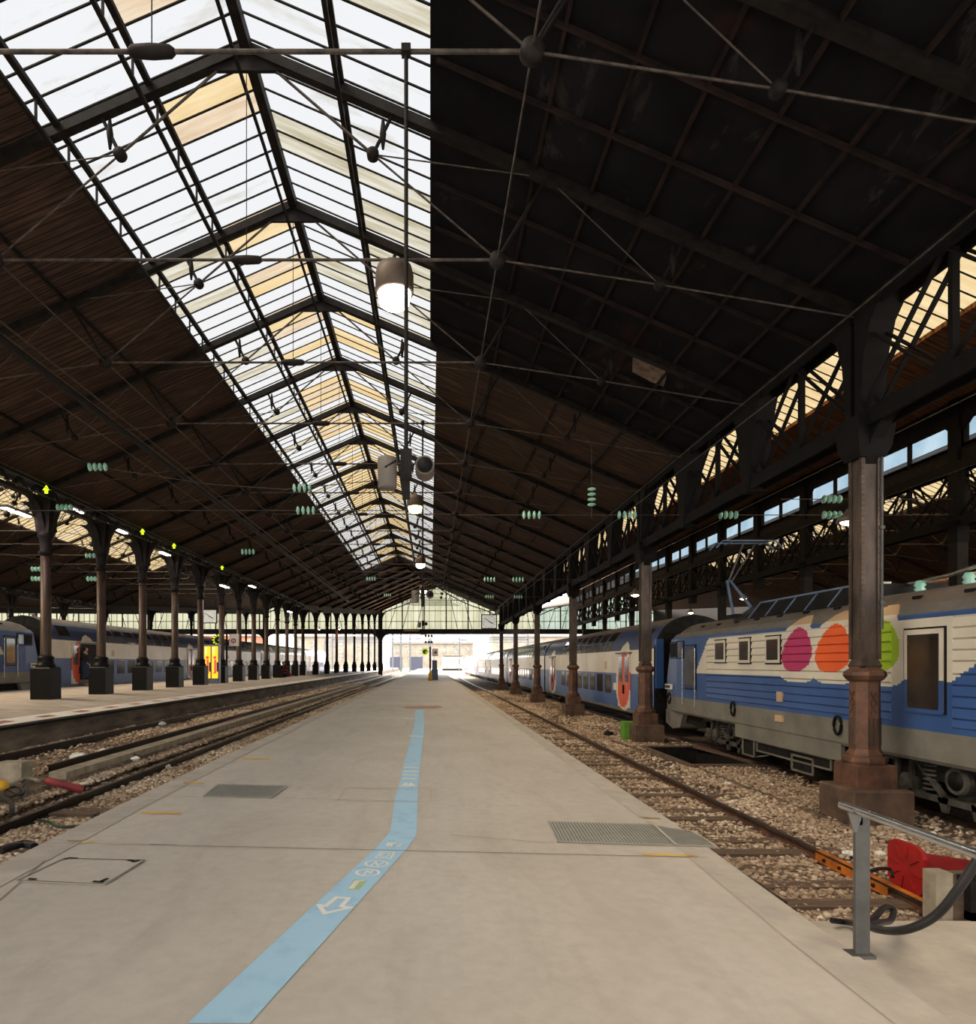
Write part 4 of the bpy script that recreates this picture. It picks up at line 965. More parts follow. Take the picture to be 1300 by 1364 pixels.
bogie(loco, CXL, 16.95, ZL); bogie(loco, CXL, 9.7, ZL)
m = MB(); m.prism([(YF-.6, ZL+.35), (YF-.0, ZL+.5), (YF-.0, ZL+.95), (YF-1.5, ZL+.95), (YF-1.2, ZL+.45)], 'X', CXL-1.3, CXL+1.3); m.build('buffer_beam', M['greyskirt'], loco)
for s in (-.87, .87): MB().lathe((CXL+s, YF, ZL+1.06), [(.1, 0), (.1, .35), (.23, .37), (.23, .42)], 14, axis='Y').build('buffer', M['dark'], loco)
# roof grille box with louvres
yg0, yg1 = ly(1150)*1.06, 9.12*F/ly(900)*0+8.3*F/415
yg0, yg1 = 8.3*F/(1152-VX), 8.3*F/(985-VX)
m = MB(); m.prism([(CXL-1.02, ZL+3.6), (CXL-.72, ZL+3.98), (CXL+.72, ZL+3.98), (CXL+1.02, ZL+3.6)], 'Y', yg0, yg1-.9); rg = m.build('roof_grille', M['louvre'], loco)
m = MB(); nl = 11
for i in range(nl):
    t_ = (i+.5)/nl; xx, zz = CXL-1.02+.3*t_-.02, ZL+3.6+.38*t_; m.bar((xx, yg0, zz), (xx, yg1-.2*t_*3, zz), .03, .022)
m.build('louvre', M['louvre'], rg)
m = MB()
for i in range(6):
    yy = yg0+(yg1-.9-yg0)*i/5; m.bar((CXL-1.05, yy, ZL+3.6), (CXL-.74, yy, ZL+4.0), .05, .03)
m.bar((CXL-.74, yg0, ZL+4.0), (CXL-.74, yg1-.9, ZL+4.0), .05, .04); m.build('grille_trim', M['bluetrim'], rg)
m = MB(); yy = 8.5
while yy < 20:
    m.box(CXL-1.12, CXL-1.04, yy, yy+.16, ZL+3.52, ZL+3.57); yy += 1.05
m.build('roof_hooks', M['black'], loco, kind='stuff')
pt_ = MB(); pt_.tube([(9.2, 12.9, 2.95+.2), (9.1, 11.3, 3.2), (9.1, 10.4, 3.32), (9.1, 9.9, 3.3), (9.1, 8, 3.3)], .035, 8); pt_.build('roof_conduit', M['galv'], loco)
m = MB(); m.box(8.7, 9.0, 12.6, 13.0, 2.95, 3.25); m.build('roof_box', M['white'], loco)
for yy in (10.9, 12.0): MB().lathe((9.1, yy, 2.95), [(.1, 0), (.07, .04), (.1, .08), (.07, .12), (.1, .16), (.06, .24)], 10).build('roof_insulator', M['insul'], loco)
MB().tube([(CXL-1.25, 16.0, ZL+.25), (CXL-1.25, 15.6, ZL+.2), (CXL-1.25, 15.1, ZL+.3), (CXL-1.25, 14.7, ZL+.6)], .02, 6).build('air_hose', M['greyskirt'], loco)
q = MB()
for i in range(5): side_strip(q, LP, CXL, ZL, ly(891)-.2+i*.085, ly(891)-.15+i*.085, lz(891, 914.5)-.045, lz(891, 914.5)+.045, .05)
q.build('number_marks', M['dark'], loco, kind='stuff')
# raised pantograph
pb = at(991, 812, 9.15*F/(993-VX)); Yp = pb[1]
pg = thing('pantograph', '', '', (CXL, Yp, 2.9)); del pg['label']; del pg['category']; pg.parent = loco; pg.location = Vector((CXL, Yp, 2.9))-Vector(loco.location)
kn = (CXL-.05, 9.1*F/(970.6-VX), 0); zk = CZ+(884-774)*kn[1]/F; kn = (kn[0], kn[1], zk); hd = (CXL, Yp+.1, CZ+(884-722)*(Yp)/F)
m = MB(); m.tube([(CXL-.35, Yp, 3.05), (CXL-.1, kn[1], zk)], .04, 8); m.tube([(CXL+.35, Yp, 3.05), (CXL+.0, kn[1], zk)], .04, 8); m.build('lower_arm', M['bluetrim'], pg)
m = MB(); m.tube([kn, hd], .028, 8); m.tube([(kn[0]+.1, kn[1], kn[2]), (hd[0]+.35, hd[1], hd[2])], .02, 6); m.build('upper_arm', M['grey'], pg)
m = MB(); w_ = .95
for dy in (-.22, .22): m.tube([(CXL-w_, Yp+dy, hd[2]-.2), (CXL-w_+.2, Yp+dy, hd[2]), (CXL+w_-.2, Yp+dy, hd[2]), (CXL+w_, Yp+dy, hd[2]-.2)], .025, 6)
m.bar((CXL-.5, Yp-.22, hd[2]-.05), (CXL-.5, Yp+.22, hd[2]-.05), .03, .03); m.bar((CXL+.5, Yp-.22, hd[2]-.05), (CXL+.5, Yp+.22, hd[2]-.05), .03, .03); m.build('collector_head', M['bluetrim'], pg)
m = MB(); m.box(CXL-.5, CXL+.5, Yp-.5, Yp+.5, 2.93, 3.06); m.build('base_frame', M['dark'], pg)

# double-deck carriage
CXC = 9.15; CP = [(1.34, .52), (1.40, .60), (1.40, 2.96), (1.37, 3.1), (1.31, 3.28), (1.2, 3.5), (1.02, 3.75), (.85, 3.9), (.55, 4.05), (.25, 4.13), (.02, 4.15)]
CY0 = 7.75*F/298; CL = 21.1; CPI = 21.5
cyc = CY0+CL/2
car = thing('double_deck_carriage', '', 'carriage', (CXC, cyc, ZL))
D1, D2 = CY0+3.4, CY0+CL-2.7
def cpaint(y, z):                                  # 0 blue 1 cream 2 navy 3 roof 4 grey
    for d in (D1, D2):
        if egg(y, z, d, 1.95, 1.12, 1.35) and z > .6: return 1
    if z < .66: return 4
    if z < 2.07: return 0
    if z < 2.94: return 1
    if z < 3.86: return 2
    return 3
ys = []; y = CY0
while y < CY0+CL: ys.append(y); y += .05 if min(abs(y-D1), abs(y-D2)) < 1.4 else .9
ys.append(CY0+CL)
def roofrim(y, z): return -.1 if (y < CY0+.02 or y > CY0+CL-.02) else 0
m, zs = sweep(CP, CXC, ZL, ys, lambda z: .07 if z < 3.4 else .09, cpaint)
A = [(CXC-prof_x(CP, z), CY0, z+ZL) for z in zs]; B = [(CXC+prof_x(CP, z), CY0, z+ZL) for z in zs]; nn = len(zs)
m.add(A+B[::-1], [tuple(range(2*nn))], 5); m.add([(a[0], CY0+CL, a[2]) for a in A]+[(b_[0], CY0+CL, b_[2]) for b_ in B[::-1]], [tuple(reversed(range(2*nn)))], 5)
m.build('body', [M['blue'], M['cream'], M['navy'], M['trroof'], M['greyskirt'], M['dark']], car)
MB().box(CXC-.6, CXC+.6, CY0-.35, CY0+.05, ZL+1.0, ZL+3.2).build('gangway', M['black'], car)
m = MB(); m.box(CXC-1.36, CXC-1.1, CY0-.12, CY0+.02, ZL+1.6, ZL+3.3); m.build('end_pillar', M['blue'], car)
for d, c in ((D1, 'doororange'), (D2, 'pink')):
    for s in (-1, 1):
        a, b_ = (d-.78, d-.01) if s == -1 else (d+.01, d+.78); lf = MB()
        yy = a
        while yy < b_-1e-4:
            y2 = min(b_, yy+.07); z = .72
            while z < 2.85-1e-4:
                ins = egg((yy+y2)/2, z+.05, d, 1.85, .78, 1.15)
                side_strip(lf, CP, CXC, ZL, yy, y2, z, z+.1, .03, mi=0 if ins else 1); z += .1
            yy = y2
        do = lf.build('door', [M[c], M['cream']], car); g = MB(); side_strip(g, CP, CXC, ZL, a+.16, b_-.16, 1.72, 2.72, .045); g.build('pane', M['wglass2'], do)
        h = MB(); side_strip(h, CP, CXC, ZL, d+s*.07-.02, d+s*.07+.02, 1.25, 1.6, .06); h.build('handle', M['black'], do)
    m = MB(); m.box(CXC-1.5, CXC-1.38, d-.95, d+.95, ZL+2.85, ZL+2.9); m.build('rain_strip', M['grey'], car)
for i in range(8):
    y = CY0+5.3+i*1.35
    w1 = MB(); side_strip(w1, CP, CXC, ZL, y, y+.95, 1.2, 1.98, .012); w1.build('lower_window', M['wglassb'] if 'wglassb' in M else M['wglass'], car)
    w1 = MB(); side_strip(w1, CP, CXC, ZL, y, y+1.0, 2.98, 3.36, .012, 3); w1.build('upper_window', M['wglass2'], car)
    w1 = MB(); side_strip(w1, CP, CXC, ZL, y, y+1.0, 3.42, 3.8, .012, 4); w1.build('roof_window', M['wglass'], car)
for y in (CY0+.8,): 
    w1 = MB(); side_strip(w1, CP, CXC, ZL, y, y+1.0, 3.2, 3.7, .012, 4); w1.build('roof_window', M['wglass'], car)
for y, w in ((CY0+4.55, .35), (CY0+6.0, .3)):
    w1 = MB(); side_strip(w1, CP, CXC, ZL, y, y+w, 1.35 if w == .35 else 2.2, 1.65 if w == .35 else 2.55, .02); w1.build('plate', M['white'] if w == .35 else M['sand'], car)
MB().box(CXC-1.1, CXC+1.1, CY0, CY0+CL, ZL+.3, ZL+.75).build('underframe', M['dark'], car)
bogie(car, CXC, CY0+2.9, ZL, mm='dark'); bogie(car, CXC, CY0+CL-2.9, ZL, mm='dark')
names = ['first double-deck carriage right behind the blue locomotive', 'second double-deck carriage of the right train', 'third double-deck carriage of the right train',
         'fourth double-deck carriage of the right train', 'fifth double-deck carriage of the right train', 'last visible double-deck carriage far down the right track']
car['label'] = names[0]; car['group'] = 'double-deck carriages of the right train'
for i in range(1, 6): dup(car, (CXC, cyc+CPI*i, ZL), names[i])
lo2 = dup(loco, (-19.9, YF+9.2, -.13), 'blue and cream locomotive at the left platform, mostly behind columns at the picture edge'); lo2.scale = (-1, 1, 1)
for ch in list(lo2.children):
    if ch.name.startswith('pantograph'):
        for g in list(ch.children): bpy.data.objects.remove(g)
        bpy.data.objects.remove(ch)
ln = ['first carriage of the left train with an open orange door', 'second carriage of the left train, behind the advertising panel', 'third carriage of the left train', 'fourth carriage of the left train far down']
LC = []
for i in range(4):
    c = dup(car, (-19.9, 31.5+CL/2+CPI*i, -.13), ln[i], 'double-deck carriages of the left train'); c.scale = (-1, 1, 1); LC.append(c)
for ch in LC[0].children:                          # first left door slid open
    if ch.name.startswith('door'):
        ys_ = [v.co.y for v in ch.data.vertices]; cy_ = sum(ys_)/len(ys_)
        if cy_ < 0: ch.location.y += -.85 if cy_ < D1-cyc else .85
m = MB(); yy = 31.5+3.4; m.box(-18.52, -18.46, yy-.78, yy+.78, .62, 2.7); o = m.build('dark_doorway_panel', M['black']); o.parent = LC[0]  # flat black panel, its colour stands in for the dark carriage interior
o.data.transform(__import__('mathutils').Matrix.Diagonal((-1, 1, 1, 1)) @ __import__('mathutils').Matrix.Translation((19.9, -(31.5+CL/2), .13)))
m = MB(); m.box(-18.5, -18.15, yy-.8, yy+.8, .62, .8); o = m.build('door_step', M['greyskirt']); o.parent = LC[0]
o.data.transform(__import__('mathutils').Matrix.Diagonal((-1, 1, 1, 1)) @ __import__('mathutils').Matrix.Translation((19.9, -(31.5+CL/2), .13)))

# ---------------------------------------------------------------- hanging lamps and loudspeaker poles
def roof_z(x, Y):
    dx, dh = shift(Y); return CZ+10.05+dh-(.431*(x+2.98-dx) if x > -2.98+dx else .439*(-2.98+dx-x))
def hb_lamp(k, green, label):
    x, Y, z = -.58, yk(k), CZ+6.5; t = thing('hanging_lamp', label, 'lamp', (x, Y, z), 'lamps hung from the truss rods')
    MB().lathe((x, Y, z-.5), [(.28, 0), (.31, .02), (.31, .3), (.28, .42), (.1, .46), (.05, .55)], 24).build('lamp_housing', M['housing'], t)
    MB().lathe((x, Y, z-.72), [(.16, .0), (.24, .06), (.27, .22)], 24).build('lamp_glass', M['lampg' if green else 'lamp'], t)
    MB().tube([(x, Y, z+.02), (x, Y, z+.12)], .03, 8).build('hook', M['iron'], t)
for a in ((0, False, 'large round hanging lamp lit white, highest and nearest'), (4, True, 'round hanging lamp glowing greenish yellow behind the loudspeakers'),
          (8, False, 'smaller looking white hanging lamp, third along the hall'), (12, False, 'farthest white hanging lamp above the platform end')): hb_lamp(*a)
def speaker_pole(x, Y, zt, zb, label, full=True):
    t = thing('speaker_pole', label, 'pole', (x, Y, zt), 'hanging poles with loudspeakers')
    MB().tube([(x, Y, zt+.08), (x, Y, zb+.3)], .022, 8).build('pole', M['iron'], t)
    m = MB(); m.box(x-.06, x+.06, Y-.05, Y+.05, zb+.1, zb+.42); m.box(x-.04, x+.04, Y-.04, Y+.04, zb-.1, zb+.1); m.box(x-.05, x+.05, Y-.05, Y+.05, zt-.03, zt+.05); m.build('bracket', M['iron'], t)
    for s, zz in ((-1, 0), (1, .03)):
        c = (x+s*.2, Y-.02, zb+.2+zz); m = MB()
        if s == -1: m.lathe((c[0], c[1], c[2]-.2), [(.09, 0), (.1, .02), (.105, .3), (.1, .33), (.085, .33), (.08, .31)], 18)
        else:
            m.lathe((c[0], c[1]-.1, c[2]), [(.085, .02), (.1, 0), (.1, .02), (.105, .26), (.09, .3)], 18, axis='Y')
        so = m.build('loudspeaker', M['speaker'], t)
        if s == 1: MB().lathe((c[0], c[1]-.1, c[2]), [(.082, -.002), (.082, .0)], 18, axis='Y').build('grille', M['black'], so)
        else: MB().tube([(c[0]-.02, c[1]-.1, c[2]), (c[0]+.1, c[1]-.08, c[2]+.08)], .012, 6).build('stay', M['iron'], so)
    return t
Yp1 = yk(-1); speaker_pole((541-VX)*Yp1/F, Yp1, CZ+6.55, CZ+(884-652)*Yp1/F, 'long hanging pole ending in two grey loudspeakers, nearest')
for k, y_, lab in ((2, 803, 'second hanging loudspeaker pole further down the hall'), (8, 836, 'third hanging loudspeaker pole near the far screen')):
    Y = yk(k); t2 = speaker_pole((563-VX)*Y/F, Y, CZ+6.55, CZ+(884-y_)*Y/F, lab)
def tube_lamp(x, Y, z, label, ln_=1.3, mm='tube', ax='Y'):
    t = thing('fluorescent_lamp', label, 'lamp', (x, Y, z), 'small lamps of the station')
    m = MB(); m.box(x-.12, x+.12, Y-ln_/2, Y+ln_/2, z, z+.08); m.build('lamp_housing', M['grey'], t)
    m = MB(); m.box(x-.09, x+.09, Y-ln_/2+.05, Y+ln_/2-.05, z-.03, z); m.build('lamp_tube', M[mm], t)
    MB().tube([(x, Y, z+.05), (x, Y, z+.9)], .012, 5).build('rod', M['iron'], t)
tube_lamp(*at(22, 682, 12.9*F/551), 'bright tube lamp at the left picture edge beside the first column')
tube_lamp(*at(97, 678, 12.6*F/476), 'bright tube lamp between the first two left columns')
for i, (x, y, X) in enumerate(((158, 706, 12.4), (221, 738, 12.6), (299, 781, 11.8), (336, 781, 12.0), (386, 815, 12.1))):
    tube_lamp(*at(x, y, X*F/(VX-x)), 'small lit tube lamp along the left column row, %s after the bright pair' % ['first', 'second', 'third', 'fourth', 'fifth'][i])
def bell_lamp(p, label, up=.7):
    x, Y, z = p; t = thing('bell_lamp', label, 'lamp', p, 'small warm lamps')
    MB().lathe((x, Y, z), [(.2, -.02), (.17, .06), (.07, .14), (.04, .2)], 16).build('lamp_shade', M['housing'], t)
    MB().lathe((x, Y, z-.07), [(.05, 0), (.13, .04), (.15, .07)], 14).build('lamp_glass', M['warmlamp'], t); MB().tube([(x, Y, z+.18), (x, Y, z+up)], .015, 6).build('rod', M['iron'], t)
bell_lamp(at(846, 792, 21.75), 'small warm lamp beside the second right column', 1.8); bell_lamp(at(920, 816, 35.7), 'small warm lamp above the carriage roof, in front of the glass screen', 1.1)
bell_lamp(at(990, 797, 29.7), 'small warm lamp just behind the raised pantograph', 1.0); bell_lamp(at(1131, 694, 10.9), 'bright warm lamp seen just left of the largest column', 1.6)
for i, (x, y, Y) in enumerate(((452, 838, 80), (425, 838, 70), (472, 846, 85))): bell_lamp(at(x, y, Y), 'tiny warm lamp between the reddish far columns, %s' % ORD[i], 1)

# ---------------------------------------------------------------- overhead wires and insulators
def insulator(p, axis, label, n=4, r=.115, sp=.14, up=0):
    t = MB(); x, Y, z = p
    for i in range(n):
        d = (i-(n-1)/2)*sp; c = {'X': (x+d, Y, z), 'Y': (x, Y+d, z), 'Z': (x, Y, z+d)}[axis]
        t.lathe(c, [(.04, -.04), (r, -.01), (r*.9, .02), (.05, .04)], 14, axis=axis)
    if up: t.tube([(x, Y, z), (x, Y, roof_z(x, Y) if up == 1 else up)], .006, 5, mi=1)
    o = t.build('insulator', [M['insul'], M['iron']]); tag(o, label, 'insulator', 'green glass insulators on the overhead wires')
    return o
def span(k, y_, x0, x1, label):
    Y = yk(k); z = CZ+(884-y_)*Y/F; X0, X1 = (x0-VX)*Y/F, (x1-VX)*Y/F
    wire([(X0, Y, z), (X1, Y, z)], .012, label); return Y, z
Y, z = span(2, 686, 612, 1300, 'straight cross wire over the right tracks carrying insulators')
for x, lab in ((708, 'over the right platform edge'), (835, 'left of the second right column'), (970, 'above the front of the locomotive'), (1108, 'just left of the largest column')):
    insulator(((x-VX)*Y/F, Y, z), 'X', 'row of four green insulator discs '+lab)
insulator(((1108-VX)*Y/F, Y, z+.43), 'X', 'upper row of green insulator discs beside the largest column')
wire([((1040-VX)*Y/F, Y, z+.43), (XR2, Y, z+.43)], .012, 'short upper cross wire near the largest column')
zt = at(788, 590, Y)[2]; insulator(at(788, 662, Y-.05), 'Z', 'vertical string of green insulator discs under the roof'); wire([at(788, 590, Y-.05), at(788, 690, Y-.05)], .01, 'vertical hanger of the insulator string')
for i, (k, y_) in enumerate(((5, 752), (8, 783))):
    Y2, z2 = span(k, y_+20 if i == 0 else y_+12, 600, 900, 'thin cross wire further down the right tracks, %s' % ORD[i])
    for x in (652, 690): insulator(((x-VX)*Y2/F, Y2, z2), 'X', 'small far green insulators above the right track, %s' % ('%s pair %s' % (('left', 'right')[x > 660], ORD[i])))
Y, z = span(2, 680, -20, 560, 'lower straight cross wire over the left tracks'); insulator(((407-VX)*Y/F, Y, z), 'X', 'green insulator discs on the lower left cross wire, before the skylight')
wire([at(-20, 560, Y), at(130, 622, Y), at(280, 645, Y), at(380, 652, Y), at(500, 640, Y)], .012, 'upper sagging wire over the left tracks')
insulator(at(130, 622, Y), 'X', 'green insulator discs on the sagging wire, far left'); insulator(at(402, 650, Y), 'X', 'upper green insulator discs next to the skylight edge')
insulator(at(330, 735, yk(4)), 'X', 'dim insulators under the left slope', up=1); insulator(at(86, 676, yk(3)-.3), 'X', 'insulators in front of the bright left tube lamp')
for i, (x, y) in enumerate(((48, 758), (48, 771), (120, 740), (122, 771))): insulator(at(x, y, 22), 'X', 'small insulators beside the first left columns, %s' % ['upper left', 'lower left', 'upper right', 'lower right'][i], 3, .09, .12, up=CZ+6.3)
insulator(at(494, 771, yk(7)), 'X', 'small green insulators below the left skylight end', up=1); insulator(at(516, 793, yk(10)), 'X', 'tiny insulators close to the far screen', up=1)
wire([at(-10, 736, 22), at(60, 745, 22), at(260, 800, 22*1.4)], .012, 'drooping cable behind the first left columns')
for X, zc in ((4.28, CZ+3.3), (9.15, CZ+3.35), (-4.88, CZ+3.4), (-7.64, CZ+3.5)):
    wire([(X, 8, zc), (X, 180, zc)], .006, 'thin contact wire above the %s' % {4.28: 'right track', 9.15: 'locomotive track', -4.88: 'left track beside the platform', -7.64: 'far left track'}[X])

# ---------------------------------------------------------------- clocks, signs, advertising
def clock(cx, cy, Y, w, label, zt):
    x, _, z = at(cx, cy, Y); t = thing('station_clock', label, 'clock', (x, Y, z)); h = w*.46
    m = MB(); m.box(x-w/2, x+w/2, Y-.02, Y+.12, z-h, z+h); m.build('clock_case', M['black'], t)
    m = MB(); m.box(x-w*.44, x+w*.44, Y-.035, Y-.02, z-h*.88, z+h*.88); f = m.build('clock_face', M['clockface'], t)
    m = MB()
    for i in range(12):
        a = i*math.pi/6; m.box(x+math.sin(a)*w*.36-.03, x+math.sin(a)*w*.36+.03, Y-.045, Y-.035, z+math.cos(a)*w*.36-.03, z+math.cos(a)*w*.36+.03)
    m.build('hour_mark', M['black'], f)
    for a, l, ww in ((math.radians(-52), w*.33, .05), (math.radians(118), w*.28, .08)):
        MB().bar((x-math.sin(a)*.08, Y-.05, z-math.cos(a)*.08), (x+math.sin(a)*l, Y-.05, z+math.cos(a)*l), ww, ww).build('clock_hand', M['black'], t)
    m = MB()
    for s in (-.4, .4): m.tube([(x+s*w, Y+.05, z+h), (x+s*w, Y+.05, zt)], .02, 6)
    m.build('hanger', M['iron'], t)
clock(651.5, 828, 61, 1.5, 'square white station clock hanging beside the last right column', CZ+7)
clock(279, 821, 58*S, 1.5, 'square white station clock hanging between the left columns', CZ+7)
def kiosk():
    Y = 33.9*S; x0, _, z1 = at(271, 858, Y); x1, _, z0 = at(291.5, 904, Y); zf = .485
    t = thing('advertising_panel', 'lit advertising panel with two yellow posters between left columns', 'advertising panel', ((x0+x1)/2, Y, zf))
    m = MB(); m.box(x0, x1, Y, Y+.35, zf, z1); m.build('cabinet', M['bluegrey'], t)
    xm = (x0+x1)/2
    for a, b_ in ((x0+.05, xm-.04), (xm+.04, x1-.05)):
        m = MB(); m.box(a, b_, Y-.02, Y, z0+.02, z1-.12); p = m.build('poster', M['poster'], t, label='bright yellow backlit poster')
        m = MB(); m.box(a+.14, a+.26, Y-.025, Y-.02, z0+.35, z0+1.1); m.box(a+.08, b_-.08, Y-.025, Y-.02, z0+.3, z0+.36); m.lathe(((a+b_)/2, Y-.025, z0+1.22), [(.09, 0), (.09, .005)], 12, axis='Y'); m.build('poster_print', M['posterred'], p)
        m = MB(); m.prism([(a+.05, z1-.2), (b_-.2, z1-.2), (b_-.3, z1-.62), (a+.1, z1-.62)], 'Y', Y-.025, Y-.02); m.build('poster_headline', M['posterpale'], p)
        m = MB(); m.box(a+.28, a+.38, Y-.025, Y-.02, z0+.4, z0+.95); m.build('poster_figure', M['jeans'], p)
    return t
M['bluegrey'] = mat('blue_grey_cabinet', (110, 126, 146), .4, .2, (88, 102, 122), 3); M['posterpale'] = mat('pale_poster_print', (255, 236, 190), .4, 0, emit=((255, 232, 180), .9)); kiosk()
def ring_clock(cx, cy, Y, r, label, pole=None, zf=.485):
    x, _, z = at(cx, cy, Y); t = thing('ring_clock', label, 'clock', (x, Y, z)); m = MB()
    m.lathe((x, Y, z), [(r, -.04), (r, .06)], 24, axis='Y'); m.build('clock_disc', M['black'], t)
    m = MB()
    for i in range(12):
        a = i*math.pi/6; c = Vector((x+math.sin(a)*r*.8, Y-.05, z+math.cos(a)*r*.8)); d = Vector((math.sin(a), 0, math.cos(a)))*r*.15; m.bar(c-d, c+d, r*.16, .03, up=(0,1,0))
    m.build('hour_mark', M['signlime'], t); MB().bar((x, Y-.06, z), (x+r*.5, Y-.06, z-r*.3), .03, .03).build('clock_hand', M['signlime'], t)
    m = MB(); m.tube([(x, Y+.05, z), (x+r+.3, Y+.05, z)], .03, 6); m.build('arm', M['iron'], t)
ring_clock(291, 852.5, 36*S, .36, 'round dark clock with lime hour marks behind a left column')
Y = 36.2*S; zf = .485; x = at(302, 880, Y)[0]
t = thing('sign_post', 'dark post with a white square sign beside the lime clock', 'sign post', (x, Y, zf)); MB().tube([(x, Y, zf), (x, Y, at(302, 838, Y)[2])], .06, 8).build('post', M['iron'], t)
a, b_ = at(305.5, 844.5, Y), at(318.5, 860.5, Y); MB().box(a[0], b_[0], Y-.06, Y, b_[2], a[2]).build('sign_board', M['white'], t, label='white board with a red ringed symbol')
m = MB(); c = at(311.5, 853.5, Y); m.tube([(c[0]+.13*math.cos(q), Y-.07, c[2]+.13*math.sin(q)) for q in (i*math.pi/8 for i in range(17))], .025, 6, cap=False); m.bar((c[0]-.03, Y-.07, c[2]-.1), (c[0]+.05, Y-.07, c[2]+.1), .04, .03); m.build('symbol', M['red'], t)
def arrow_sign(x, y, Y, label):
    p = at(x, y, Y); m = MB(); s = .13
    m.prism([(p[0]-.05, p[2]-s), (p[0]+.05, p[2]-s), (p[0]+.05, p[2]), (p[0]+.11, p[2]-.03), (p[0], p[2]+s), (p[0]-.11, p[2]-.03), (p[0]-.05, p[2])], 'Y', Y-.03, Y)
    tag(m.build('arrow_sign', M['signlime']), label, 'sign', 'lime arrow signs on the left girder')
for i, (x, y) in enumerate(((62, 652), (190, 708), (232, 727), (296, 756))): arrow_sign(x, y, 12.2*F/(VX-x), 'small lime arrow sign on the left girder, %s' % ORD[i])
# far end of the platform
Y = 57*S; x = at(573, 880, Y)[0]; zf = -.025*x
t = thing('sign_post', 'post with yellow foot at the far end of the platform', 'sign post', (x, Y, zf)); MB().box(x-.09, x+.09, Y-.09, Y+.09, zf, at(573, 862, Y)[2]).build('post', M['iron'], t)
m = MB(); m.lathe((x, Y, zf), [(.2, 0), (.2, .3), (.14, .4), (.19, .6), (.1, .95)], 12); m.build('yellow_foot', M['yellow'], t)
a, b_ = at(575.5, 864, Y), at(583.5, 874, Y); MB().box(a[0], b_[0], Y-.05, Y, b_[2], a[2]).build('sign_board', M['white'], t); c = at(580, 869, Y); MB().lathe((c[0], Y-.06, c[2]), [(.12, 0), (.12, .01)], 12, axis='Y').build('symbol', M['red'], t)
ring_clock(566, 868, Y+.02, .32, 'round dark clock with lime marks at the far platform end')
p = at(579, 893, 66); m = MB(); m.box(p[0]-.35, p[0]+.35, 66, 66.6, -.01, 1.1); m.box(p[0]-.25, p[0]+.25, 65.95, 66.6, 1.1, 2.0); tag(m.build('vending_cabinet', M['bluegrey']), 'small cabinet beyond the yellow-footed post', 'cabinet')
p = at(571, 848, 70)
for i, (y_, n) in enumerate(((847, 3), (855, 3))):
    for j in range(n):
        q = at(567+j*4, y_, 70); m = MB(); m.lathe((q[0], q[1], q[2]), [(.12, -.15), (.14, 0), (.06, .15)], 10); m.tube([(q[0], q[1], q[2]+.1), (q[0], q[1], roof_z(q[0], 70))], .01, 5)
        tag(m.build('hanging_loudspeaker', M['housing']), 'tiny dark object hanging at the hall mouth, %s row, %s' % (('upper', 'lower')[i], ('left', 'middle', 'right')[j]), 'loudspeaker', 'tiny hanging objects at the hall mouth')
m = MB()
q = at(548, 839.5, 75); m.box(q[0]-.9, q[0]+.9, 75, 75.2, q[2]-.1, q[2]+.05); m.tube([(q[0], 75.1, q[2]), (q[0], 75.1, roof_z(q[0], 75.1))], .012, 5); tag(m.build('hanging_light_strip', M['yellow']), 'thin yellow light strip hanging before the end beam, left', 'lamp')
# ---------------------------------------------------------------- foreground right
t = thing('handrail', 'galvanised handrail guarding the right platform edge in front', 'railing', (2.55, 3.84, -.07))
MB().tube([(2.505, 3.93, .79), (2.47, 3.0, .79), (2.44, 1.0, .79)], .024, 16).build('top_rail', M['galv'], t)
for y_ in (3.81, 1.6):
    m = MB(); m.box(2.545-.042, 2.545+.042, y_-.012, y_+.012, -.07, .745); m.box(2.545-.042, 2.545+.0, y_-.012, y_+.02, .7, .77); po = m.build('post', M['galvd'] if 'galvd' in M else M['grey'], t)
    m = MB(); m.prism([(2.455, .775), (2.53, .775), (2.53, .735), (2.505, .66), (2.49, .66)], 'Y', y_-.02, y_-.008); m.build('bracket_plate', M['grey'], po)
    m = MB(); m.box(2.46, 2.6, y_-.05, y_+.05, -.075, -.055); m.build('foot_plate', M['galvd'], po)
# traffic cone lying on its side
cy_, cx0 = 7.15, (1205-VX)*7.15/F
t = thing('traffic_cone', 'red plastic traffic cone lying on its side on the ballast', 'traffic cone', (cx0, cy_, -.86))
zc = -.60; m = MB(); c8 = []
for i in range(24):
    a = 2*math.pi*i/24; r = .27*min(1/max(abs(math.cos(a)), 1e-3), 1/max(abs(math.sin(a)), 1e-3)); r = min(r, .33); c8.append((cy_+r*math.cos(a), zc+r*math.sin(a)))
m.prism(c8, 'X', cx0, cx0+.045); bs = m.build('base_plate', M['red'], t)
m = MB()
for i in range(8):
    a = math.pi*i/4+.2; m.bar((cx0-.006, cy_+.1*math.cos(a), zc+.1*math.sin(a)), (cx0-.004, cy_+.25*math.cos(a), zc+.25*math.sin(a)), .02, .014, up=(1,0,0))
m.build('base_ribs', M['red'], bs)
MB().lathe((cx0, cy_, zc), [(.21, .04), (.2, .1), (.16, .2), (.155, .21), (.035, .95), (.02, .96)], 28, axis='X').build('cone_body', M['red'], t)
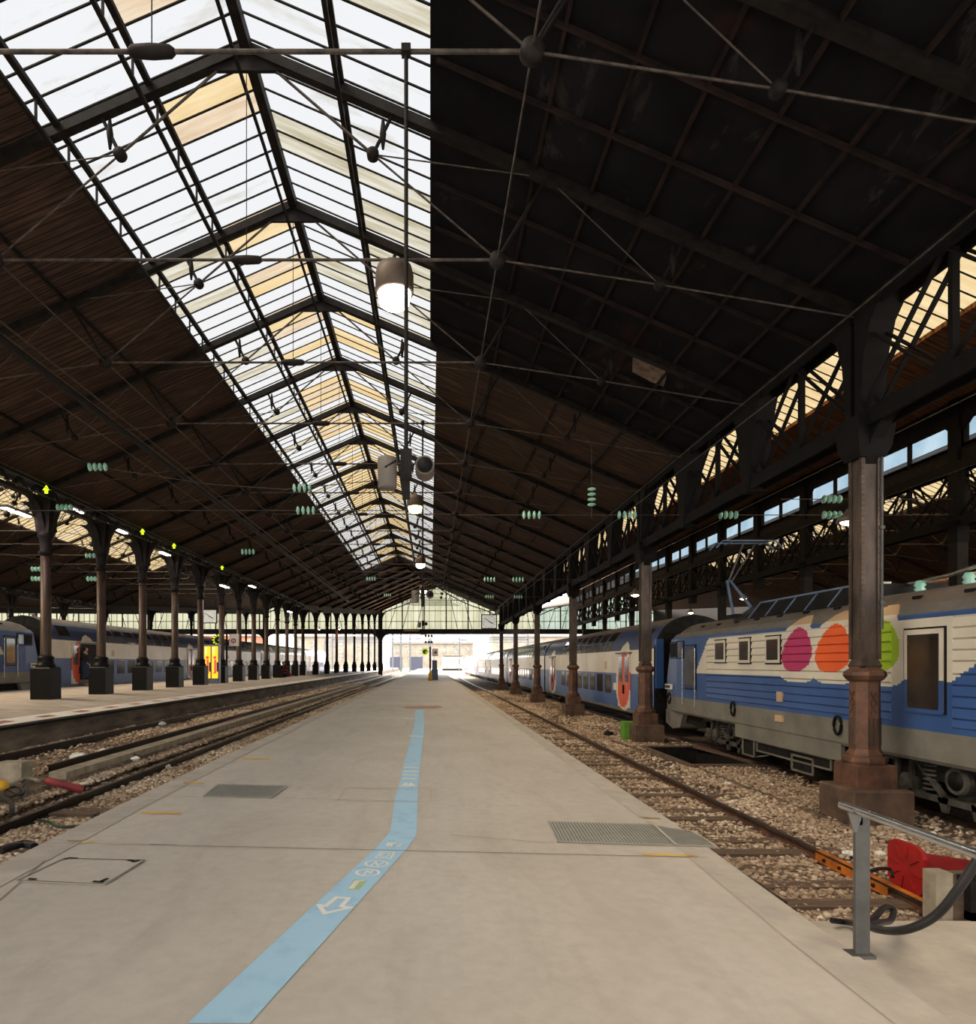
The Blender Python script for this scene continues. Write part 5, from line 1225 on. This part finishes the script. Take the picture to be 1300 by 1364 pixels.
# timber end block, rubber hose
t = thing('timber_block', 'pale painted timber end block at the end of the right rail', 'block', (5.2, 6.2, -.8))
m = MB(); m.box(4.82, 4.98, 6.15, 6.32, -.82, -.35); m.build('painted_end', M['stone'], t)
m = MB(); m.box(4.98, 6.6, 6.17, 6.32, -.82, -.37); m.build('timber', M['sleeper'], t)
m = MB(); m.box(4.98, 6.4, 6.0, 6.14, -.42, -.36) if False else m.box(5.03, 6.5, 6.1, 6.17, -.42, -.36); m.box(5.1, 5.17, 6.09, 6.17, -.78, -.4); m.box(5.1, 6.5, 6.09, 6.17, -.78, -.7); m.build('iron_bracket', M['dark'], t)
def gp(x, y, Y): return at(x, y, Y)
hp = [gp(1108, 1226, 5.9), gp(1130, 1229, 5.9), gp(1150, 1232, 5.2), gp(1163, 1224, 5.4), gp(1178, 1209, 5.8), gp(1190, 1212, 5.9), gp(1186, 1226, 5.6), gp(1172, 1229, 5.1), gp(1160, 1235, 4.6), gp(1185, 1240, 4.2), gp(1215, 1236, 4.0), gp(1248, 1218, 3.9), gp(1278, 1182, 3.8), gp(1300, 1148, 3.75), gp(1330, 1100, 3.7), gp(1360, 1060, 3.7)]
def smooth(P, n=6):
    out = []; P = [Vector(p) for p in P]
    for i in range(len(P)-1):
        p0, p1, p2, p3 = P[max(i-1, 0)], P[i], P[i+1], P[min(i+2, len(P)-1)]
        for j in range(n):
            t_ = j/n; out.append(.5*((2*p1)+(p2-p0)*t_+(2*p0-5*p1+4*p2-p3)*t_*t_+(3*p1-p0-3*p2+p3)*t_**3))
    out.append(P[-1]); return out
tag(MB().tube(smooth(hp), .026, 12).build('rubber_hose', M['hose']), 'thick black rubber hose looping beside the handrail', 'hose')
tag(MB().tube(smooth([gp(1160, 1160, 6.9), gp(1172, 1157, 7.0), gp(1185, 1158, 7.1), gp(1189, 1168, 7.0)]), .02, 8).build('rubber_hose', M['hose']), 'short bent black pipe between handrail post and cone', 'pipe')
def crumple(p, r, label, mm, seed, flat=.5):
    rr = random.Random(seed); m = MB(); m.ball((p[0], p[1], p[2]+r*flat*.6), r, n=14, sz=flat)
    m.v = [(a+(rr.random()-.5)*r*.45, b_+(rr.random()-.5)*r*.45, c+(rr.random()-.5)*r*.3) for a, b_, c in m.v]; m.sm = [False]*len(m.sm)
    return tag(m.build('litter', M[mm]), label, 'litter')
for i, (x, y, z, r, lab, mm) in enumerate(((1130, 1139, -.86, .07, 'crumpled white and teal wrapper near the handrail', 'white'), (1173, 1139, -.86, .06, 'white paper scrap right of the handrail post', 'white'), (1200, 1122, -.86, .06, 'pale scrap beside the cone', 'white'),
        (105, 1012, -.28, .17, 'clear white plastic bag lying between the left rails', 'white'), (137, 1002, -.28, .1, 'small white scrap between the left rails', 'white'), (215, 966, -.28, .13, 'white scrap far along the left track', 'white'),
        (160, 1045, -.55, .06, 'small pink scrap beside the left rail', 'magenta'), (146, 1049, -.55, .08, 'white scrap beside the near left rail', 'white'), (221, 1022, -.55, .09, 'pale scrap next to the platform on the left', 'white'),
        (810, 979, -.86, .16, 'black rag on the ballast left of the second column', 'black'), (970, 1045, -.86, .07, 'white scrap on the ballast right of the right track', 'white'), (180, 1012, -.28, .08, 'small white scrap on the concrete beam', 'white'))):
    crumple(gr(x, y, z), r, lab, mm, i)
# green box, pit frame, bits by the second column
p = gr(838, 985, -.88); m = MB(); m.box(p[0]-.22, p[0]+.2, p[1]-.2, p[1]+.25, -.9, -.28); g0 = m.build('junction_box', M['green']); tag(g0, 'small green trackside box at the foot of the second column', 'box')
m = MB(); m.box(p[0]-.05, p[0]+.0, p[1]-.22, p[1]-.2, -.6, -.55); m.build('latch', M['black'], g0); m = MB(); m.box(p[0]+.2, p[0]+.32, p[1]-.2, p[1]+.2, -.9, -.28); m.build('concrete_side', M['stone'], g0)
p = gr(867, 983, -.88); m = MB(); m.lathe((p[0], p[1]-.2, -.9), [(.12, 0), (.12, .45), (.22, .47), (.22, .52)], 14); tag(m.build('bollard', M['stone']), 'short capped stone bollard before the second column', 'bollard')
t = thing('pit_frame', 'weathered timber frame around the dark pit opening', 'frame', (7.2, 17.7, -.88))
tag(MB().bar((7.9, 19.3, -.84), (8.25, 15.2, -.84), .1, .05).build('loose_board', M['sleeper']), 'narrow board lying beside the pit towards the locomotive', 'board')
for a, b_ in (((HX0-.15, HY0-.1), (HX1+.15, HY0-.1)), ((HX0-.15, HY1+.1), (HX1+.15, HY1+.1)), ((HX0-.1, HY0), (HX0-.1, HY1)), ((HX1+.1, HY0), (HX1+.1, HY1))):
    MB().bar((*a, -.87), (*b_, -.87), .16, .08).build('frame_board', M['sleeper'], t)
tag(MB().bar((5.9, 21, -.86), (6.35, 15.6, -.85), .09, .05).build('loose_board', M['sleeper']), 'long loose board leading to the pit', 'board')
# ---------------------------------------------------------------- foreground left
m = MB(); m.tube([gr(64, 1040, -.24), gr(84, 1045, -.27), gr(110, 1052, -.38)], .06, 10); tag(m.build('conduit', M['redpipe']), 'dull red conduit lying between the left rails', 'conduit')
for i, (pts, r, mm, lab) in enumerate((
    ([(0, 1058), (8, 1066), (15, 1070), (16, 1080)], .035, 'hose', 'thick dark cable dropping near the left picture edge'),
    ([(0, 1046), (12, 1052), (25, 1058), (32, 1054), (22, 1048), (8, 1052), (2, 1062)], .022, 'hose', 'dark tangled cable loop at the left picture edge'),
    ([(0, 1056), (20, 1060), (34, 1040), (30, 1034), (36, 1050), (30, 1066)], .014, 'hose', 'thin dark cable tangle by the concrete block'),
    ([(0, 1046), (14, 1045), (26, 1040), (40, 1037), (52, 1040)], .03, 'stone', 'pale dusty pipe behind the cable tangle'),
    ([(50, 1092), (66, 1095), (76, 1101), (95, 1101), (112, 1099)], .018, 'greencable', 'dark green cable curving to the left kerb'),
    ([(0, 1133), (20, 1127), (34, 1124), (46, 1128)], .05, 'hose', 'black pipe at the left kerb in the corner'),
    ([(165, 1004), (180, 1005), (200, 1012)], .015, 'hose', 'short black cable beside the concrete beam'),
    ([(232, 985), (262, 975), (300, 962), (330, 951), (352, 945)], .03, 'redpipe', 'long thin reddish cable along the left track'))):
    M.setdefault('greencable', mat('dark_green_cable', (46, 78, 52), .5))
    tag(MB().tube(smooth([gr(x, y, (-.52 if y > 1088 else -.25)) for x, y in pts], 5), r, 8).build('cable', M[mm]), lab, 'cable')
p = gr(2, 1052, -.25); m = MB(); m.lathe((p[0], p[1], p[2]), [(.09, 0), (.1, .05), (.06, .14)], 12); tag(m.build('plug', M['yellow']), 'yellow cable plug at the left picture edge', 'plug')
tag(MB().bar(gr(70, 1084, -.54), gr(128, 1086, -.54), .16, .05).build('loose_board', M['sleeper']), 'pale flat board on the ballast at the left kerb', 'board')
tag(MB().bar(gr(60, 975, -.28), gr(130, 958, -.28), .4, .12).build('stone_ledge', M['stone']), 'broken concrete ledge below the left platform wall', 'ledge')

# ---------------------------------------------------------------- people
def figure(name, label, J, E, R, loc, clothes, hair, head, face_dir):
    me = bpy.data.meshes.new(name); me.from_pydata(J, E, []); o = bpy.data.objects.new(name, me); C.objects.link(o); o.location = loc
    sk = o.modifiers.new('skin', 'SKIN')
    for i, r in enumerate(R): me.skin_vertices[0].data[i].radius = (r, r)
    me.skin_vertices[0].data[0].use_root = True
    o.modifiers.new('subdiv', 'SUBSURF').levels = 1; o.modifiers['subdiv'].render_levels = 1
    me.materials.append(M['skin']); tag(o, label, 'person')
    for nm, idx, pad, mm in clothes:
        ids = {j: i for i, j in enumerate(idx)}; ed = [(ids[a], ids[b_]) for a, b_ in E if a in ids and b_ in ids]
        m2 = bpy.data.meshes.new(nm); m2.from_pydata([J[i] for i in idx], ed, []); c = bpy.data.objects.new(nm, m2); C.objects.link(c); c.parent = o
        c.modifiers.new('skin', 'SKIN')
        for i, j in enumerate(idx): m2.skin_vertices[0].data[i].radius = (R[j]+pad, R[j]+pad)
        m2.skin_vertices[0].data[0].use_root = True
        c.modifiers.new('subdiv', 'SUBSURF').levels = 1; c.modifiers['subdiv'].render_levels = 1; m2.materials.append(M[mm])
    h = Vector(head)+Vector(loc); f = Vector(face_dir)
    m = MB(); m.ball(tuple(h-f*.02+Vector((0, 0, .03))), .105, n=12, sz=1.05); m.v = [v for v in m.v]; m.build('hair', M[hair], o)
    m = MB(); m.ball(tuple(h+f*.035-Vector((0, 0, .015))), .083, n=12, sz=1.25); m.ball(tuple(h+f*.115-Vector((0, 0, .02))), .016, n=6); m.build('face', M['skin'], o)
    return o
def hand(J, E, R, wrist, d, side):
    d = Vector(d).normalized(); s = d.cross(Vector((0, 0, 1)) if abs(d.z) < .9 else Vector((1, 0, 0))).normalized(); w = Vector(J[wrist])
    pi_ = len(J); J.append(tuple(w+d*.06)); E.append((wrist, pi_)); R.append(.03)
    for q, l in ((-.03, .065), (-.01, .08), (.01, .075), (.03, .06)):
        a = len(J); J.append(tuple(w+d*.1+s*q)); J.append(tuple(w+d*(.1+l*.6)+s*q)); J.append(tuple(w+d*(.1+l)+s*q-Vector((0, 0, .02)))); E += [(pi_, a), (a, a+1), (a+1, a+2)]; R += [.011, .009, .008]
    a = len(J); J.append(tuple(w+d*.05+s*.05*side)); J.append(tuple(w+d*.09+s*.065*side)); E += [(pi_, a), (a, a+1)]; R += [.012, .01]
# seated, facing the track (+x)
J = [(0,0,.5),(0,0,.72),(.02,0,.95),(.04,0,1.06),(.06,0,1.17),(0,-.1,.5),(.42,-.11,.5),(.62,-.1,.1),(.78,-.1,.05),(0,.1,.5),(.42,.12,.52),(.72,.14,.12),(.88,.14,.08),
     (.02,-.19,.96),(.1,-.26,.72),(.3,-.14,.66),(.02,.19,.96),(.12,.26,.74),(.3,.12,.86)]
E = [(0,1),(1,2),(2,3),(3,4),(0,5),(5,6),(6,7),(7,8),(0,9),(9,10),(10,11),(11,12),(2,13),(13,14),(14,15),(2,16),(16,17),(17,18)]
R = [.15,.14,.15,.055,.09,.1,.07,.045,.035,.1,.07,.045,.035,.06,.045,.03,.06,.045,.03]
hand(J, E, R, 15, (1, .3, 0), 1); hand(J, E, R, 18, (1, 0, .4), -1)
px_ = -12.25; Yq = 53.6
figure('person', 'person in dark red clothes and headwear sitting on a bench beside a left column', J, E, R, (px_, Yq, .485), [('coat', [2,1,0,13,14,15,16,17,18], .025, 'claret'), ('trousers', [0,5,6,7,9,10,11], .02, 'claret'), ('shoe', [7,8], .015, 'white'), ('shoe', [11,12], .015, 'white')], 'hair', (.06, 0, 1.2), (1, 0, 0))
t = thing('bench', 'narrow dark bench under the seated person', 'bench', (px_, Yq, .485)); MB().box(px_-.22, px_+.2, Yq-.8, Yq+.8, .485+.36, .485+.42).build('seat', M['iron'], t)
for s in (-.65, .65): MB().box(px_-.18, px_+.16, Yq+s-.03, Yq+s+.03, .485, .485+.36).build('leg', M['iron'], t)
J = [(0,0,.88),(0,0,1.12),(0,0,1.36),(.01,0,1.47),(.03,0,1.56),(0,-.09,.86),(.02,-.1,.46),(0,-.1,.08),(.14,-.1,.04),(0,.09,.86),(.03,.12,.46),(0,.12,.08),(.14,.12,.04),(0,-.2,1.36),(.05,-.25,1.08),(.2,-.2,.9),(0,.2,1.36),(.02,.25,1.08),(.1,.24,.84)]
R = [.13,.12,.14,.055,.09,.09,.065,.045,.035,.09,.065,.045,.035,.06,.045,.03,.06,.045,.03]
E = [(0,1),(1,2),(2,3),(3,4),(0,5),(5,6),(6,7),(7,8),(0,9),(9,10),(10,11),(11,12),(2,13),(13,14),(14,15),(2,16),(16,17),(17,18)]
hand(J, E, R, 15, (.6, .1, -.6), 1); hand(J, E, R, 18, (.3, 0, -1), -1)
figure('person', 'person in black jacket and jeans stepping out of the open orange train door', J, E, R, (-18.3, 34.25, .8), [('jacket', [2,1,0,13,14,15,16,17,18], .03, 'jacket'), ('trousers', [0,5,6,7,9,10,11], .02, 'jeans'), ('shoe', [7,8], .015, 'black'), ('shoe', [11,12], .015, 'black')], 'hair', (.03, 0, 1.6), (1, 0, 0))

# ---------------------------------------------------------------- outside, beyond the glazed end
def building(x0, x1, Y, z1, mm, label, nx, nz):
    t = thing('building', label, 'building', ((x0+x1)/2, Y, -.5)); MB().box(x0, x1, Y, Y+15, -.5, z1).build('wall', M[mm], t)
    MB().box(x0-.5, x1+.5, Y-.5, Y+15, z1, z1+.8).build('roof', M['grey'], t)
    for i in range(nx):
        for j in range(nz):
            x = x0+(i+.5)*(x1-x0)/nx; z = 3+j*(z1-4)/nz; m = MB(); m.box(x-.9, x+.9, Y-.1, Y, z, z+2.4); m.build('window', M['wglass2'], t)
building(-130, -62, 230, 11.5, 'facade', 'pale orange apartment building behind the left train, seen under the end beam', 12, 3)
building(-55, -22, 260, 12.5, 'facadew', 'pale stone building beyond the left platform end', 6, 3)
building(-18, 20, 300, 11, 'facadew', 'pale building straight beyond the platform end', 7, 2)
building(26, 75, 270, 13, 'facadew', 'pale building beyond the right train', 8, 3)
def hoarding(xa, xb, lab):
    p, q = at(xa, 875, 200), at(xb, 875, 200); m = MB(); m.box(p[0], q[0], 200, 200.3, -.5, p[2]); tag(m.build('hoarding', M['hoard']), lab, 'hoarding')
hoarding(519, 536, 'blue hoarding left of the far platform end, left piece'); hoarding(547, 563, 'blue hoarding left of the far platform end, right piece')
M_ = M['mastgrey']
def mast(x, Y, h, lab):
    m = MB(); m.box(x-.2, x+.2, Y-.2, Y+.2, -.5, h); m.bar((x, Y, h-1), (x+6, Y, h-.5), .12, .12); tag(m.build('catenary_mast', M_), lab, 'mast', 'masts outside the hall')
for i, (x, Y) in enumerate(((534, 150), (546, 170), (612, 180), (523, 160))): mast(at(x, 880, Y)[0], Y, 9, 'pale overhead line mast outside the hall, %s' % ('second from the left', 'third from the left', 'rightmost', 'leftmost')[i])
t = thing('gantry', 'overhead gantry of wires outside beyond the hall mouth', 'gantry', (0, 165, -.5))
m = MB(); m.box(-25, 25, 165, 165.3, 7.6, 7.9); m.box(-25, 25, 165, 165.3, 8.9, 9.1)
for i in range(26): m.bar((-25+i*2, 165.1, 7.8), (-24+i*2, 165.1, 9), .08, .08); m.bar((-24+i*2, 165.1, 9), (-23+i*2, 165.1, 7.8), .08, .08)
m.build('beam', M_, t)
for x in (-25, 25): MB().box(x-.2, x+.2, 165, 165.4, -.5, 9).build('mast', M_, t)
t = thing('gantry', 'second overhead gantry further outside, lower in the picture', 'gantry', (0, 215, -.5))
m = MB(); m.box(-35, 35, 215, 215.4, 8.6, 8.95); m.box(-35, 35, 215, 215.4, 10.0, 10.3)
for i in range(28): m.bar((-35+i*2.5, 215.1, 8.8), (-33.75+i*2.5, 215.1, 10.1), .1, .1)
for i in range(9): m.box(-32+i*8-.06, -32+i*8+.06, 215, 215.2, 7.2, 8.6); m.box(-32+i*8-.5, -32+i*8+.5, 215, 215.3, 7.0, 7.3)
m.build('beam', M_, t)
for x in (-35, 0, 35): MB().box(x-.25, x+.25, 215, 215.5, -.5, 10).build('mast', M_, t)
t = thing('carriage', 'pale blue and white train waiting outside right of the platform', 'carriage', (8, 185, -.5))
p0, p1 = at(589, 890, 185), at(616, 890, 185); MB().box(p0[0], p1[0], 185, 187.8, .4, 3.9).build('body', M['white'], t)
MB().box(p0[0], p1[0], 184.95, 185, 3.6, 3.9).build('roof_edge', M['dark'], t); MB().box(p0[0], p1[0], 184.95, 185.0, -.4, .3).build('underframe', M['dark'], t)
for i in range(5): x = p0[0]+.4+i*(p1[0]-p0[0]-.8)/5; MB().box(x, x+.7, 184.94, 185, 1.6, 3.0).build('window', M['bluetrim'], t)
